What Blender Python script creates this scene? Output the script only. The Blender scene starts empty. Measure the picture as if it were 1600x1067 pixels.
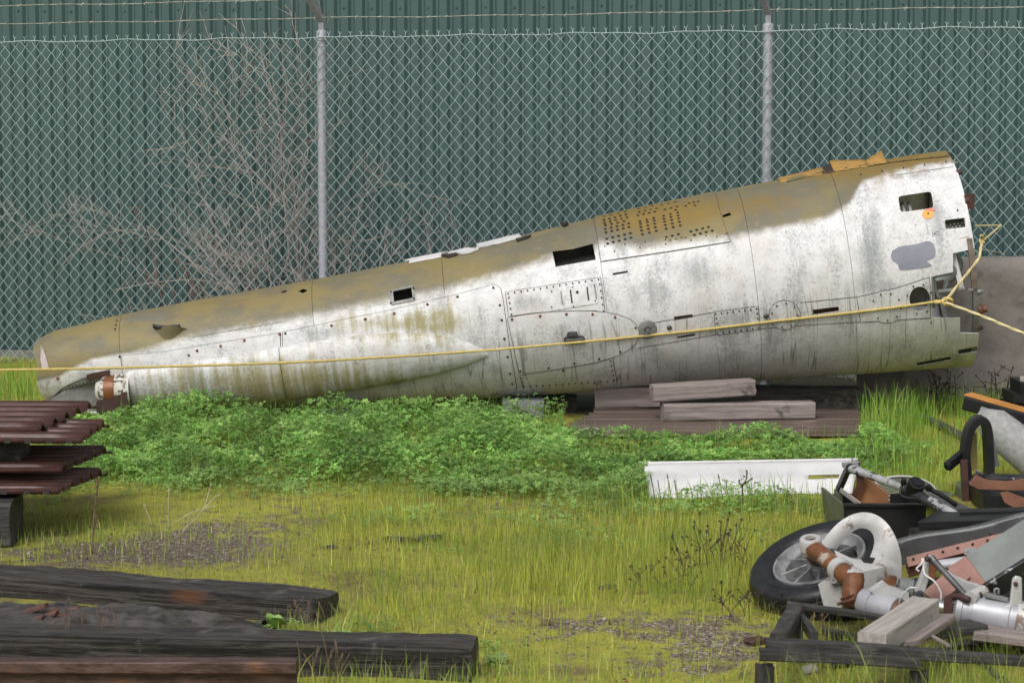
import bpy, bmesh, math, random, colorsys
import numpy as np
from mathutils import Vector, Matrix, noise
from mathutils.geometry import delaunay_2d_cdt
from mathutils.bvhtree import BVHTree

random.seed(7); rng = np.random.default_rng(7)
scene = bpy.context.scene
COL = scene.collection

# ------------------------------------------------------------------ camera
FPX, CAMH, HORIZ = 3650.0, 1.7, 180.0            # focal length in photo pixels, eye height, horizon row
PITCH = math.atan((533.5 - HORIZ) / FPX)
cam_d = bpy.data.cameras.new('camera'); cam = bpy.data.objects.new('camera', cam_d); COL.objects.link(cam)
cam_d.sensor_fit = 'HORIZONTAL'; cam_d.sensor_width = 36.0; cam_d.lens = 36.0 * FPX / 1600.0
cam_d.clip_start = 0.1; cam_d.clip_end = 2000
cam.location = (0, 0, CAMH); cam.rotation_euler = (math.pi / 2 - PITCH, 0, 0)
cam_d.dof.use_dof = True; cam_d.dof.focus_distance = 12.6; cam_d.dof.aperture_fstop = 14
scene.camera = cam
# ------------------------------------------------------------------ sky and sun (overcast)
SUN_EL, SUN_AZ = math.radians(50), math.radians(205)
world = bpy.data.worlds.new('World'); scene.world = world; world.use_nodes = True
wn = world.node_tree.nodes; wl = world.node_tree.links; wn.clear()
sky = wn.new('ShaderNodeTexSky'); sky.sky_type = 'NISHITA'; sky.sun_disc = False
sky.sun_elevation = SUN_EL; sky.sun_rotation = SUN_AZ; sky.air_density = 1.0; sky.dust_density = 4.0; sky.ozone_density = 1.0
hs = wn.new('ShaderNodeHueSaturation'); hs.inputs['Saturation'].default_value = 0.22
bg = wn.new('ShaderNodeBackground'); bg.inputs['Strength'].default_value = 0.15
wo = wn.new('ShaderNodeOutputWorld')
wl.new(sky.outputs[0], hs.inputs['Color']); wl.new(hs.outputs[0], bg.inputs['Color']); wl.new(bg.outputs[0], wo.inputs['Surface'])
sun_d = bpy.data.lights.new('sun', 'SUN'); sun_d.energy = 1.3; sun_d.angle = math.radians(24); sun_d.color = (1, 0.985, 0.965)
sun = bpy.data.objects.new('sun', sun_d); COL.objects.link(sun)
sdir = Vector((math.sin(SUN_AZ) * math.cos(SUN_EL), math.cos(SUN_AZ) * math.cos(SUN_EL), math.sin(SUN_EL)))
sun.rotation_euler = sdir.to_track_quat('Z', 'Y').to_euler()
scene.view_settings.view_transform = 'Standard'; scene.view_settings.look = 'None'
scene.view_settings.gamma = 1.0; scene.view_settings.exposure = 0.25
scene.view_settings.use_curve_mapping = False

# ------------------------------------------------------------------ surveying helpers: photo pixel -> point in the place
CP, SP = math.cos(PITCH), math.sin(PITCH)
def ray(px, py):
    a, b = (px - 800.0) / FPX, (533.5 - py) / FPX
    return Vector((a, CP + b * SP, -SP + b * CP))
def W(px, py, Y):
    d = ray(px, py); return Vector((0, 0, CAMH)) + d * (Y / d.y)
def G(px, py, z=0.0):
    d = ray(px, py); return Vector((0, 0, CAMH)) + d * ((z - CAMH) / d.z)
def to_px(p):
    x, y, z = p[0], p[1], p[2] - CAMH
    f = y * CP - z * SP; u = y * SP + z * CP
    return 800 + FPX * x / f, 533.5 - FPX * u / f

# ------------------------------------------------------------------ materials
def nodes_of(name):
    m = bpy.data.materials.new(name); m.use_nodes = True
    nt = m.node_tree; b = nt.nodes['Principled BSDF']
    return m, nt, b
def N(nt, t, **kw):
    n = nt.nodes.new(t)
    for k, v in kw.items():
        if k.startswith('_'): setattr(n, k[1:], v)
        else: n.inputs[k.replace('__', ' ')].default_value = v
    return n
def rgba(c): return (c[0], c[1], c[2], 1.0)
def mixc(nt, fac, a, b, mode='MIX'):
    n = nt.nodes.new('ShaderNodeMix'); n.data_type = 'RGBA'; n.blend_type = mode; n.clamp_factor = True
    for sock, v in ((n.inputs['Factor'], fac), (n.inputs['A'], a), (n.inputs['B'], b)):
        if isinstance(v, bpy.types.NodeSocket): nt.links.new(v, sock)
        elif isinstance(v, (int, float)): sock.default_value = v
        else: sock.default_value = rgba(v)
    return n.outputs['Result']
def math_n(nt, op, a, b=None, c=None, clamp=False):
    n = nt.nodes.new('ShaderNodeMath'); n.operation = op; n.use_clamp = clamp
    for i, v in enumerate((a, b, c)):
        if v is None: continue
        if isinstance(v, bpy.types.NodeSocket): nt.links.new(v, n.inputs[i])
        else: n.inputs[i].default_value = v
    return n.outputs[0]
def step_n(nt, v, lo, hi):
    n = nt.nodes.new('ShaderNodeMapRange'); n.interpolation_type = 'SMOOTHSTEP'
    nt.links.new(v, n.inputs['Value']); n.inputs['From Min'].default_value = lo; n.inputs['From Max'].default_value = hi
    return n.outputs['Result']
def coords(nt, scale=(1, 1, 1), kind='Object', uvmap=None):
    if uvmap:
        t = nt.nodes.new('ShaderNodeUVMap'); t.uv_map = uvmap; o = t.outputs[0]
    else:
        t = nt.nodes.new('ShaderNodeTexCoord'); o = t.outputs[kind]
    mp = nt.nodes.new('ShaderNodeMapping'); mp.inputs['Scale'].default_value = scale
    nt.links.new(o, mp.inputs['Vector']); return mp.outputs[0]
def noise_n(nt, vec, scale, detail=6, rough=0.6, dist=0.0):
    n = N(nt, 'ShaderNodeTexNoise', Scale=scale, Detail=detail, Roughness=rough, Distortion=dist)
    nt.links.new(vec, n.inputs['Vector']); return n.outputs['Fac']
def bump_n(nt, b, h, strength, dist=0.01):
    n = N(nt, 'ShaderNodeBump', Strength=strength, Distance=dist)
    nt.links.new(h, n.inputs['Height']); nt.links.new(n.outputs[0], b.inputs['Normal'])

def mat(name, c1, c2=None, scale=8, rough=0.7, metal=0.0, bump=0.15, c3=None, c3_lo=0.55, c3_hi=0.7, stretch=(1, 1, 1), scale3=3.0, spec=0.4, lo=0.35, hi=0.65, bdist=0.004):
    m, nt, b = nodes_of(name)
    c2 = c2 or tuple(x * 0.7 for x in c1)
    v = coords(nt, stretch)
    n1 = noise_n(nt, v, scale, 8, 0.65)
    col = mixc(nt, step_n(nt, n1, lo, hi), c1, c2)
    if c3:
        n3 = noise_n(nt, coords(nt), scale3, 7, 0.65, 0.3)
        col = mixc(nt, step_n(nt, n3, c3_lo, c3_hi), col, c3)
    nt.links.new(col, b.inputs['Base Color'])
    nf = noise_n(nt, v, scale * 4, 6, 0.7)
    r = math_n(nt, 'MULTIPLY_ADD', nf, 0.3, rough - 0.15, clamp=True)
    nt.links.new(r, b.inputs['Roughness'])
    b.inputs['Metallic'].default_value = metal; b.inputs['Specular IOR Level'].default_value = spec
    if bump: bump_n(nt, b, math_n(nt, 'ADD', n1, nf), bump, bdist)
    return m
def wood(name, c1, c2, c3=None, rough=0.75, grain=(1.5, 26, 26), bump=0.5, c3_lo=.55, c3_hi=.7, scale3=4.0, bdist=.006):
    m = mat(name, c1, c2, 2.2, rough, 0, bump, c3, c3_lo, c3_hi, grain, scale3, 0.35, bdist=bdist)
    return m

MT = {}
MT['green_wall'] = mat('green_painted_steel', (.044, .083, .079), (.048, .090, .086), 3, .42, 0, .02, (.039, .073, .070), .5, .75, (3, 3, .5), 2)
def _panel_fade(m):
    nt = m.node_tree; b = nt.nodes['Principled BSDF']; oi = nt.nodes.new('ShaderNodeObjectInfo'); src = b.inputs['Base Color'].links[0].from_socket
    dirt = step_n(nt, noise_n(nt, coords(nt, (6, 6, .25)), 2.0, 5, .6), .48, .72)
    col = mixc(nt, math_n(nt, 'MULTIPLY', oi.outputs['Random'], .32), src, (.058, .098, .094)); col = mixc(nt, math_n(nt, 'MULTIPLY', dirt, .3), col, (.03, .052, .05)); nt.links.new(col, b.inputs['Base Color'])
_panel_fade(MT['green_wall'])
MT['galv'] = mat('galvanised_steel', (.36, .36, .40), (.29, .29, .33), 30, .55, .2, .05)
MT['wire'] = mat('galvanised_wire', (.40, .49, .485), (.33, .41, .405), 40, .5, .2, .0)
MT['barb'] = mat('weathered_barbed_wire', (.42, .44, .40), (.30, .28, .24), 30, .6, .2, .0)
MT['concrete'] = mat('weathered_concrete', (.225, .20, .185), (.17, .15, .138), 5, .9, 0, .6, (.10, .088, .08), .52, .66, (1, 1, 1.6), 2.6)
MT['concrete_pale'] = mat('pale_concrete', (.21, .21, .23), (.15, .15, .16), 14, .9, 0, .4)
MT['footing'] = mat('footing_concrete', (.2, .2, .19), (.13, .13, .12), 9, .9, 0, .3)
MT['tie'] = wood('creosoted_timber', (.125, .108, .097), (.012, .010, .009), (.19, .17, .155), .5, (.8, 36, 36), 1.0, .56, .70, 9, bdist=.018)
MT['tie_rot'] = wood('rotten_timber', (.115, .102, .095), (.03, .026, .023), (.17, .152, .14), .55, (1.6, 14, 14), 1.0, .45, .7, 9, bdist=.02)
MT['plank_grey'] = wood('grey_weathered_plank', (.28, .235, .218), (.17, .137, .126), (.07, .06, .055), .8, (1.5, 30, 30), .5, .58, .72, 6)
MT['plank_pale'] = wood('pale_sawn_timber', (.36, .33, .30), (.26, .235, .21), (.15, .145, .125), .8, (3, 30, 30), .4, .62, .75, 8)
MT['plank_brown'] = wood('wet_brown_plank', (.14, .104, .086), (.075, .053, .043), (.20, .158, .135), .45, (1.2, 30, 30), .4, .58, .75, 3)
MT['wood_dark'] = wood('blackened_timber', (.055, .05, .047), (.018, .016, .015), (.10, .092, .085), .6, (3, 24, 24), .8, .52, .7, 8)
MT['rust_sheet'] = mat('rusty_painted_sheet', (.078, .033, .026), (.046, .019, .015), 9, .42, .0, .15, (.14, .058, .035), .56, .72, (1, 4, 4), 3)
MT['rust'] = mat('rust', (.17, .066, .026), (.06, .024, .013), 14, .5, .0, .5, (.04, .02, .015), .52, .7, (1, 1, 1), 9)
MT['rust_bright'] = mat('orange_rust', (.19, .072, .026), (.07, .027, .014), 11, .42, .2, .3, (.38, .33, .28), .58, .66, (1, 1, 1), 9)
MT['rust_dark'] = mat('dark_rust', (.065, .028, .022), (.035, .016, .013), 16, .6, .0, .4)
MT['rail_steel'] = mat('railway_rail_steel', (.11, .065, .055), (.045, .024, .018), 12, .45, .3, .6, (.17, .075, .03), .56, .7, (1, 3, 3), 8)
MT['black_steel'] = mat('black_painted_steel', (.007, .007, .008), (.012, .012, .013), 12, .45, .0, .1, (.04, .04, .042), .66, .75, (1, 1, 1), 14, spec=.25)
MT['chipped_black'] = mat('chipped_black_paint', (.016, .016, .018), (.03, .03, .032), 14, .35, .1, .2, (.32, .32, .33), .585, .62, (1, 1, 1), 16)
MT['chipped_grey'] = mat('chipped_grey_paint', (.34, .34, .34), (.24, .24, .24), 14, .4, .2, .2, (.03, .03, .032), .53, .57, (1, 1, 1), 18)
MT['grey_paint'] = mat('grey_primer', (.17, .185, .175), (.13, .14, .135), 10, .45, .0, .1, (.25, .26, .25), .62, .75)
MT['dark_grey'] = mat('dark_grey_alloy', (.085, .083, .085), (.055, .053, .055), 8, .45, .2, .1, (.16, .155, .155), .58, .72)
MT['salmon'] = mat('salmon_primer', (.27, .145, .115), (.21, .105, .085), 8, .6, 0, .1, (.14, .065, .055), .6, .72)
MT['brown_sheet'] = mat('brown_primed_sheet', (.20, .09, .055), (.14, .06, .04), 7, .5, 0, .1, (.26, .13, .085), .58, .72)
MT['tan_sheet'] = mat('orange_brown_primer', (.33, .155, .065), (.25, .11, .045), 9, .5, 0, .15, (.17, .075, .035), .58, .7)
MT['brown_dark'] = mat('dark_brown_flange', (.10, .042, .026), (.06, .025, .016), 9, .5, 0, .15)
MT['gear_grey'] = mat('gear_grey_paint', (.43, .42, .41), (.33, .32, .31), 9, .42, .1, .2, (.16, .12, .095), .55, .63, (1, 1, 1), 10)
MT['alloy'] = mat('cast_alloy', (.30, .30, .30), (.18, .18, .18), 16, .42, .4, .2, (.10, .095, .09), .54, .66, (1, 1, 1), 14)
MT['silver'] = mat('silver_paint', (.35, .35, .37), (.27, .27, .29), 8, .42, .2, .12, (.19, .15, .125), .55, .68, (1, 1, 1), 9)
MT['chrome'] = mat('polished_steel', (.7, .7, .7), (.6, .6, .6), 8, .2, .9, .0)
MT['rubber'] = mat('weathered_rubber', (.008, .008, .009), (.014, .014, .016), 20, .36, 0, .25, (.03, .03, .034), .6, .74, (1, 1, 1), 12, spec=.35)
MT['white_panel'] = mat('white_painted_panel', (.58, .57, .565), (.50, .49, .485), 5, .45, 0, .05, (.36, .34, .30), .58, .78, (1, 1, 1), 7)
MT['olive'] = mat('olive_primer', (.095, .105, .065), (.07, .075, .05), 9, .5, 0, .1)
MT['orange'] = mat('orange_paint', (.46, .21, .045), (.36, .15, .035), 9, .6, 0, .1)
MT['tank_grey'] = mat('mottled_grey_tank', (.29, .29, .28), (.21, .21, .2), 40, .7, 0, .2, (.15, .15, .145), .58, .75)
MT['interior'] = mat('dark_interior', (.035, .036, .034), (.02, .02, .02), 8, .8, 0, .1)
MT['bare_alloy'] = mat('dull_alloy', (.23, .23, .22), (.15, .15, .145), 14, .55, .3, .2, (.10, .085, .07), .56, .7, (1, 1, 1), 10)
MT['yellow_line'] = mat('faded_yellow', (.52, .44, .16), (.44, .37, .14), 10, .7, 0, .1)
MT['twig'] = mat('bare_twig', (.36, .315, .29), (.235, .195, .178), 12, .85, 0, 0)
MT['twig_red'] = mat('reddish_twig', (.30, .19, .17), (.2, .12, .105), 12, .85, 0, 0)
MT['dead_stalk'] = mat('dead_stalk', (.16, .105, .07), (.09, .06, .042), 12, .9, 0, 0)
MT['dry_stalk'] = mat('pale_dry_stalk', (.48, .43, .31), (.36, .31, .21), 12, .9, 0, 0)
MT['dark_stalk'] = mat('dark_dead_weed', (.05, .035, .03), (.03, .02, .02), 12, .9, 0, 0)
MT['rope'] = mat('yellow_rope', (.56, .44, .16), (.46, .34, .11), 60, .7, 0, .2, (.62, .53, .28), .6, .75)
MT['rope_pale'] = mat('pale_yellow_rope', (.60, .52, .30), (.52, .43, .22), 60, .7, 0, .2)
MT['gravel'] = None
MT['chalk'] = mat('chalk_mark', (.42, .39, .37), (.3, .28, .26), 40, .9, 0, 0)
MT['bark_red'] = mat('reddish_bark', (.12, .058, .042), (.06, .032, .025), 20, .8, 0, .5)
MT['seam'] = mat('dirty_seam', (.085, .072, .06), (.05, .042, .035), 20, .8, 0, 0)
MT['rivet'] = mat('dark_fastener', (.045, .032, .028), (.03, .022, .02), 20, .6, .2, 0)
MT['rivet_rust'] = mat('rusty_fastener', (.19, .075, .04), (.10, .042, .028), 30, .8, 0, 0)
MT['orange_spot'] = mat('orange_paint_spot', (.78, .35, .09), (.72, .31, .08), 9, .6, 0, .05)
MT['red_spot'] = mat('faded_red_paint', (.62, .21, .17), (.55, .19, .15), 9, .6, 0, .05)

def attr_mat(name, rough=.7, trans=.3):
    m, nt, b = nodes_of(name)
    a = nt.nodes.new('ShaderNodeAttribute'); a.attribute_name = 'Col'
    nt.links.new(a.outputs['Color'], b.inputs['Base Color']); b.inputs['Roughness'].default_value = rough
    b.inputs['Specular IOR Level'].default_value = .3
    if trans:
        t = nt.nodes.new('ShaderNodeBsdfTranslucent'); nt.links.new(a.outputs['Color'], t.inputs['Color'])
        mx = nt.nodes.new('ShaderNodeMixShader'); mx.inputs[0].default_value = trans
        nt.links.new(b.outputs[0], mx.inputs[1]); nt.links.new(t.outputs[0], mx.inputs[2])
        nt.links.new(mx.outputs[0], nt.nodes['Material Output'].inputs['Surface'])
    return m
MT['leaf'] = attr_mat('leaf_green', .6, .38)
MT['gravel'] = attr_mat('gravel_stone', .85, 0)

# ------------------------------------------------------------------ object helpers
def put(o, parent=None):
    COL.objects.link(o)
    if parent is not None: o.parent = parent
    return o
def tag(o, label=None, cat=None, group=None, kind=None):
    if label: o['label'] = label
    if cat: o['category'] = cat
    if group: o['group'] = group
    if kind: o['kind'] = kind
    return o
def thing(name, label, cat, loc, group=None):
    o = bpy.data.objects.new(name, None); o.empty_display_size = .1
    COL.objects.link(o); o.location = loc
    return tag(o, label, cat, group)
def base_of(o):
    v = Vector((0, 0, 0))
    while o is not None: v += o.location; o = o.parent
    return v
class MB:
    def __init__(s): s.v = []; s.f = []
    def add(s, vs, fs):
        n = len(s.v); s.v += [Vector(p) for p in vs]; s.f += [tuple(i + n for i in f) for f in fs]; return s
    def box(s, c, sx, sy, sz, R=None):
        R = R or Matrix.Identity(3); c = Vector(c)
        vs = [c + R @ Vector((x * sx / 2, y * sy / 2, z * sz / 2)) for x in (-1, 1) for y in (-1, 1) for z in (-1, 1)]
        return s.add(vs, [(0, 1, 3, 2), (4, 6, 7, 5), (0, 4, 5, 1), (2, 3, 7, 6), (0, 2, 6, 4), (1, 5, 7, 3)])
    def section(s, pts, prof, caps=True, up=Vector((0, 0, 1)), scales=None):
        """sweep a closed 2-D profile (list of (a,b)) along points"""
        n = len(prof); rings = []; pts = [Vector(p) for p in pts]
        a0 = None
        for i, p in enumerate(pts):
            d = (pts[min(i + 1, len(pts) - 1)] - pts[max(i - 1, 0)]).normalized()
            if a0 is None:
                a = d.cross(up)
                if a.length < 1e-4: a = d.cross(Vector((1, 0, 0)))
            else: a = a0 - d * a0.dot(d)
            a.normalize(); a0 = a; b = a.cross(d).normalized()
            k = 1 if scales is None else scales[i]
            rings.append([p + a * (x * k) + b * (y * k) for x, y in prof])
        vs = [q for r in rings for q in r]; fs = []
        for i in range(len(pts) - 1):
            for j in range(n):
                fs.append((i * n + j, i * n + (j + 1) % n, (i + 1) * n + (j + 1) % n, (i + 1) * n + j))
        if caps: fs.append(tuple(range(n - 1, -1, -1))); fs.append(tuple((len(pts) - 1) * n + j for j in range(n)))
        return s.add(vs, fs)
    def tube(s, pts, r, sides=8, caps=True, scales=None):
        if not isinstance(r, (int, float)):
            scales = list(r); r = 1.0
        return s.section(pts, [(r * math.cos(2 * math.pi * k / sides), r * math.sin(2 * math.pi * k / sides)) for k in range(sides)], caps, scales=scales)
    def bar(s, p0, p1, w, h, up=Vector((0, 0, 1)), bev=.12):
        c = bev * min(w, h)
        prof = [(-w/2 + c, -h/2), (w/2 - c, -h/2), (w/2, -h/2 + c), (w/2, h/2 - c), (w/2 - c, h/2), (-w/2 + c, h/2), (-w/2, h/2 - c), (-w/2, -h/2 + c)]
        return s.section([p0, p1], prof, True, up)
    def lathe(s, prof, o, axis, sides=32, closed=False):
        """prof: (radius, height) list about axis at o"""
        axis = Vector(axis).normalized(); o = Vector(o)
        a = axis.orthogonal().normalized(); b = axis.cross(a)
        m = len(prof); vs = []; fs = []
        for k in range(sides):
            t = 2 * math.pi * k / sides; d = a * math.cos(t) + b * math.sin(t)
            vs += [o + d * r + axis * h for r, h in prof]
        for k in range(sides):
            k2 = (k + 1) % sides
            for j in range(m if closed else m - 1):
                j2 = (j + 1) % m
                fs.append((k * m + j, k2 * m + j, k2 * m + j2, k * m + j2))
        return s.add(vs, fs)
    def prism(s, poly, ext):
        poly = [Vector(p) for p in poly]; n = len(poly); ext = Vector(ext)
        fs = [tuple(range(n)), tuple(range(2 * n - 1, n - 1, -1))] + [(i, n + i, n + (i + 1) % n, (i + 1) % n) for i in range(n)]
        return s.add(poly + [p + ext for p in poly], fs)
    def grid(s, fn, nu, nv):
        vs = [fn(i / nu, j / nv) for i in range(nu + 1) for j in range(nv + 1)]
        fs = [(i * (nv + 1) + j, (i + 1) * (nv + 1) + j, (i + 1) * (nv + 1) + j + 1, i * (nv + 1) + j + 1) for i in range(nu) for j in range(nv)]
        return s.add(vs, fs)
    def timber(s, p0, p1, w, h, seg=24, jit=.006, bev=.18, seed=0, end_round=.0, up=Vector((0, 0, 1)), freq=6):
        """a worn beam: rounded rectangle section, noise on the faces, slightly crushed ends"""
        p0, p1 = Vector(p0), Vector(p1); c = bev * min(w, h)
        base = []
        nx = 4
        def side(a, b): 
            return [(a[0] + (b[0] - a[0]) * k / nx, a[1] + (b[1] - a[1]) * k / nx) for k in range(nx)]
        cs = [(-w/2 + c, -h/2), (w/2 - c, -h/2), (w/2, -h/2 + c), (w/2, h/2 - c), (w/2 - c, h/2), (-w/2 + c, h/2), (-w/2, h/2 - c), (-w/2, -h/2 + c)]
        for i in range(8):
            a, b = cs[i], cs[(i + 1) % 8]
            base += side(a, b) if i % 2 == 0 else [a]
        d = (p1 - p0); L = d.length; d.normalize()
        if abs(d.dot(up)) > .98: up = Vector((1, 0, 0))
        a = d.cross(up).normalized(); b = a.cross(d).normalized()
        n = len(base); vs = []; fs = []
        for i in range(seg + 1):
            t = i / seg; x = t * L
            k = 1 - end_round * max(0, 1 - min(x, L - x) / (.3 * min(w, h)))**2
            for (q, r) in base:
                P = p0 + d * x + a * q * k + b * r * k
                off = noise.noise(Vector((x * freq + seed * 7.1, q * 40, r * 40))) * jit + noise.noise(Vector((x * freq * .3 + seed, q * 15, r * 15 + 9))) * jit * 1.5
                nd = (a * q / w + b * r / h).normalized()
                P = P + nd * off
                if i in (0, seg): P = P + d * noise.noise(Vector((q * 30, r * 30, seed + i))) * jit * 2
                vs.append(P)
        for i in range(seg):
            for j in range(n):
                fs.append((i * n + j, i * n + (j + 1) % n, (i + 1) * n + (j + 1) % n, (i + 1) * n + j))
        m = len(vs); vs.append(p0); vs.append(p1)
        for j in range(n):
            fs.append((m, (j + 1) % n, j)); fs.append((m + 1, seg * n + j, seg * n + (j + 1) % n))
        return s.add(vs, fs)
    def build(s, name, material, parent=None, smooth=False, angle=None, axis=None):
        off = base_of(parent) if parent is not None else Vector((0, 0, 0))
        me = bpy.data.meshes.new(name); me.from_pydata([v - off for v in s.v], [], s.f); me.update()
        bm = bmesh.new(); bm.from_mesh(me); bmesh.ops.recalc_face_normals(bm, faces=bm.faces); bm.to_mesh(me); bm.free()
        me.materials.append(MT[material] if isinstance(material, str) else material)
        if smooth:
            me.shade_smooth()
            if angle is not None: me.set_sharp_from_angle(angle=math.radians(angle))
        o = bpy.data.objects.new(name, me)
        if axis is not None:      # local X follows the grain
            q = Vector((1, 0, 0)).rotation_difference(Vector(axis).normalized()); me.transform(q.inverted().to_matrix().to_4x4()); o.rotation_mode = 'QUATERNION'; o.rotation_quaternion = q
        return put(o, parent)
def single(mb, name, material, label, cat, group=None, smooth=False, angle=None, kind=None, axis=None):
    """a thing that is one mesh; its origin at its base"""
    c = Vector((sum(v.x for v in mb.v) / len(mb.v), sum(v.y for v in mb.v) / len(mb.v), min(v.z for v in mb.v)))
    o = mb.build(name, material, None, smooth, angle)
    o.data.transform(Matrix.Translation(-c)); o.location = c
    if axis is not None:
        q = Vector((1, 0, 0)).rotation_difference(Vector(axis).normalized()); o.data.transform(q.inverted().to_matrix().to_4x4()); o.rotation_mode = 'QUATERNION'; o.rotation_quaternion = q
    return tag(o, label, cat, group, kind)
def fast_mesh(name, V, F, material, col=None, smooth=False):
    """numpy verts (n,3), tris (m,3), point colours (n,3)"""
    me = bpy.data.meshes.new(name)
    me.vertices.add(len(V)); me.vertices.foreach_set('co', np.asarray(V, dtype=np.float32).ravel())
    F = np.asarray(F, dtype=np.int32); m = len(F)
    me.loops.add(m * 3); me.loops.foreach_set('vertex_index', F.ravel())
    me.polygons.add(m); me.polygons.foreach_set('loop_start', np.arange(0, 3 * m, 3, dtype=np.int32))
    me.update(calc_edges=True); me.validate()
    if col is not None:
        a = me.color_attributes.new('Col', 'FLOAT_COLOR', 'POINT')
        c = np.ones((len(V), 4), dtype=np.float32); c[:, :3] = col; a.data.foreach_set('color', c.ravel())
    me.materials.append(material)
    if smooth: me.shade_smooth()
    o = bpy.data.objects.new(name, me); COL.objects.link(o); return o
def crisp(o, thick, offset=-1):
    md = o.modifiers.new('thickness', 'SOLIDIFY'); md.thickness = thick; md.offset = offset
    es = o.modifiers.new('crisp_edges', 'EDGE_SPLIT'); es.split_angle = math.radians(40)
def crv(pts, n):
    """Catmull-Rom through points"""
    pts = [Vector(p) for p in pts]; out = []
    P = [pts[0] * 2 - pts[1]] + pts + [pts[-1] * 2 - pts[-2]]
    for i in range(len(pts) - 1):
        a, b, c, d = P[i:i + 4]
        for k in range(n):
            t = k / n
            out.append(.5 * ((2 * b) + (c - a) * t + (2 * a - 5 * b + 4 * c - d) * t * t + (3 * b - a - 3 * c + d) * t ** 3))
    out.append(pts[-1]); return out
# ================================================================== THE GROUND
def gz(x, y):
    return .022 * noise.noise(Vector((x * 1.3, y * 1.3, 3.1))) + .010 * noise.noise(Vector((x * 5, y * 5, 8)))
def lines(lo, hi, step, far):
    a = list(np.arange(lo, hi + 1e-6, step)); o1, o2 = [], []; d = step; x = lo
    while x > -far: d *= 1.6; x -= d; o1.append(x)
    d = step; x = hi
    while x < far: d *= 1.6; x += d; o2.append(x)
    return np.array(o1[::-1] + a + o2)
def sstep(x, a, b):
    t = np.clip((x - a) / (b - a), 0, 1); return t * t * (3 - 2 * t)
def bl(px, py, cx, cy, rx, ry):
    return np.exp(-(((px - cx) / rx) ** 2 + ((py - cy) / ry) ** 2))
def gravel_mask(px, py):
    m = .8 * bl(px, py, 900, 978, 210, 28) + .7 * bl(px, py, 1130, 1000, 110, 60) + .95 * bl(px, py, 180, 866, 280, 30) + .7 * bl(px, py, 330, 830, 130, 40) \
      + .5 * bl(px, py, 640, 905, 110, 26) + .55 * bl(px, py, 790, 792, 130, 18) + .5 * bl(px, py, 1500, 670, 60, 18) + .5 * bl(px, py, 980, 1040, 220, 26) + .5 * bl(px, py, 480, 800, 80, 40)
    return np.clip(m, 0, 1)
gxs, gys = lines(-4.2, 4.2, .05, 400), lines(5.6, 17, .05, 400)
GX, GY = np.meshgrid(gxs, gys, indexing='ij')
gv = np.stack([GX.ravel(), GY.ravel(), np.zeros(GX.size)], 1)
inside = (np.abs(gv[:, 0]) < 5) & (gv[:, 1] > 5) & (gv[:, 1] < 18)
gv[inside, 2] = [gz(x, y) for x, y in gv[inside, :2]]
nx, ny = len(gxs), len(gys)
ii, jj = np.meshgrid(np.arange(nx - 1), np.arange(ny - 1), indexing='ij'); q = (ii * ny + jj).ravel()
gf = np.concatenate([np.stack([q, q + ny, q + ny + 1], 1), np.stack([q, q + ny + 1, q + 1], 1)])
pf = gv[:, 1] * CP - (gv[:, 2] - CAMH) * SP; pf = np.where(pf < 1, 1, pf)
gpx = 800 + FPX * gv[:, 0] / pf; gpy = 533.5 - FPX * (gv[:, 1] * SP + (gv[:, 2] - CAMH) * CP) / pf
gm = np.where(inside, gravel_mask(gpx, gpy), .4)
wet = np.where(inside, 2.2 * sstep(gv[:, 1], 13.3, 13.6) * (gv[:, 0] > -2.6) + bl(gpx, gpy, 180, 868, 330, 30) + bl(gpx, gpy, 250, 960, 400, 60), 0)  # not damp: hull shade put into the ground colour, also darker around the sleepers
def ground_mat():
    m, nt, b = nodes_of('mossy_gravel_ground')
    a = nt.nodes.new('ShaderNodeAttribute'); a.attribute_name = 'Col'
    sep = nt.nodes.new('ShaderNodeSeparateColor'); nt.links.new(a.outputs['Color'], sep.inputs[0])
    v = coords(nt)
    nb = noise_n(nt, v, 2.2, 6, .65); nm = noise_n(nt, v, 9, 8, .7); nf = noise_n(nt, v, 60, 6, .7); ns = noise_n(nt, v, 140, 4, .7)
    moss = mixc(nt, step_n(nt, nm, .35, .65), (.36, .36, .032), (.24, .26, .028))
    moss = mixc(nt, step_n(nt, nf, .46, .66), moss, (.36, .29, .06))
    moss = mixc(nt, step_n(nt, ns, .52, .66), moss, (.16, .18, .024))
    vor = N(nt, 'ShaderNodeTexVoronoi', Scale=110.0); nt.links.new(v, vor.inputs['Vector'])
    stone = mixc(nt, step_n(nt, nf, .38, .66), (.13, .096, .066), (.215, .165, .12))
    hsv = nt.nodes.new('ShaderNodeSeparateColor'); nt.links.new(vor.outputs['Color'], hsv.inputs[0])
    stone = mixc(nt, step_n(nt, hsv.outputs[0], .80, .92), stone, (.42, .37, .32))
    stone = mixc(nt, step_n(nt, hsv.outputs[1], .6, .9), stone, (.07, .05, .038))
    g = math_n(nt, 'ADD', sep.outputs[0], math_n(nt, 'MULTIPLY_ADD', nm, 2.6, -1.55))
    g = math_n(nt, 'ADD', g, math_n(nt, 'MULTIPLY_ADD', nf, .6, -.3))
    dirt = mixc(nt, step_n(nt, nb, .52, .68), moss, (.17, .125, .045))
    col = mixc(nt, step_n(nt, g, .25, .6), dirt, stone)
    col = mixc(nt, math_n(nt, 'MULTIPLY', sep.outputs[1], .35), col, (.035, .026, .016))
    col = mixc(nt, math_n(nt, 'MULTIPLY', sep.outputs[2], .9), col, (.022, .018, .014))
    nt.links.new(col, b.inputs['Base Color']); b.inputs['Roughness'].default_value = .85
    h = math_n(nt, 'ADD', math_n(nt, 'MULTIPLY', nf, .8), math_n(nt, 'MULTIPLY', vor.outputs['Distance'], -.7))
    bump_n(nt, b, h, .9, .015)
    return m
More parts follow.
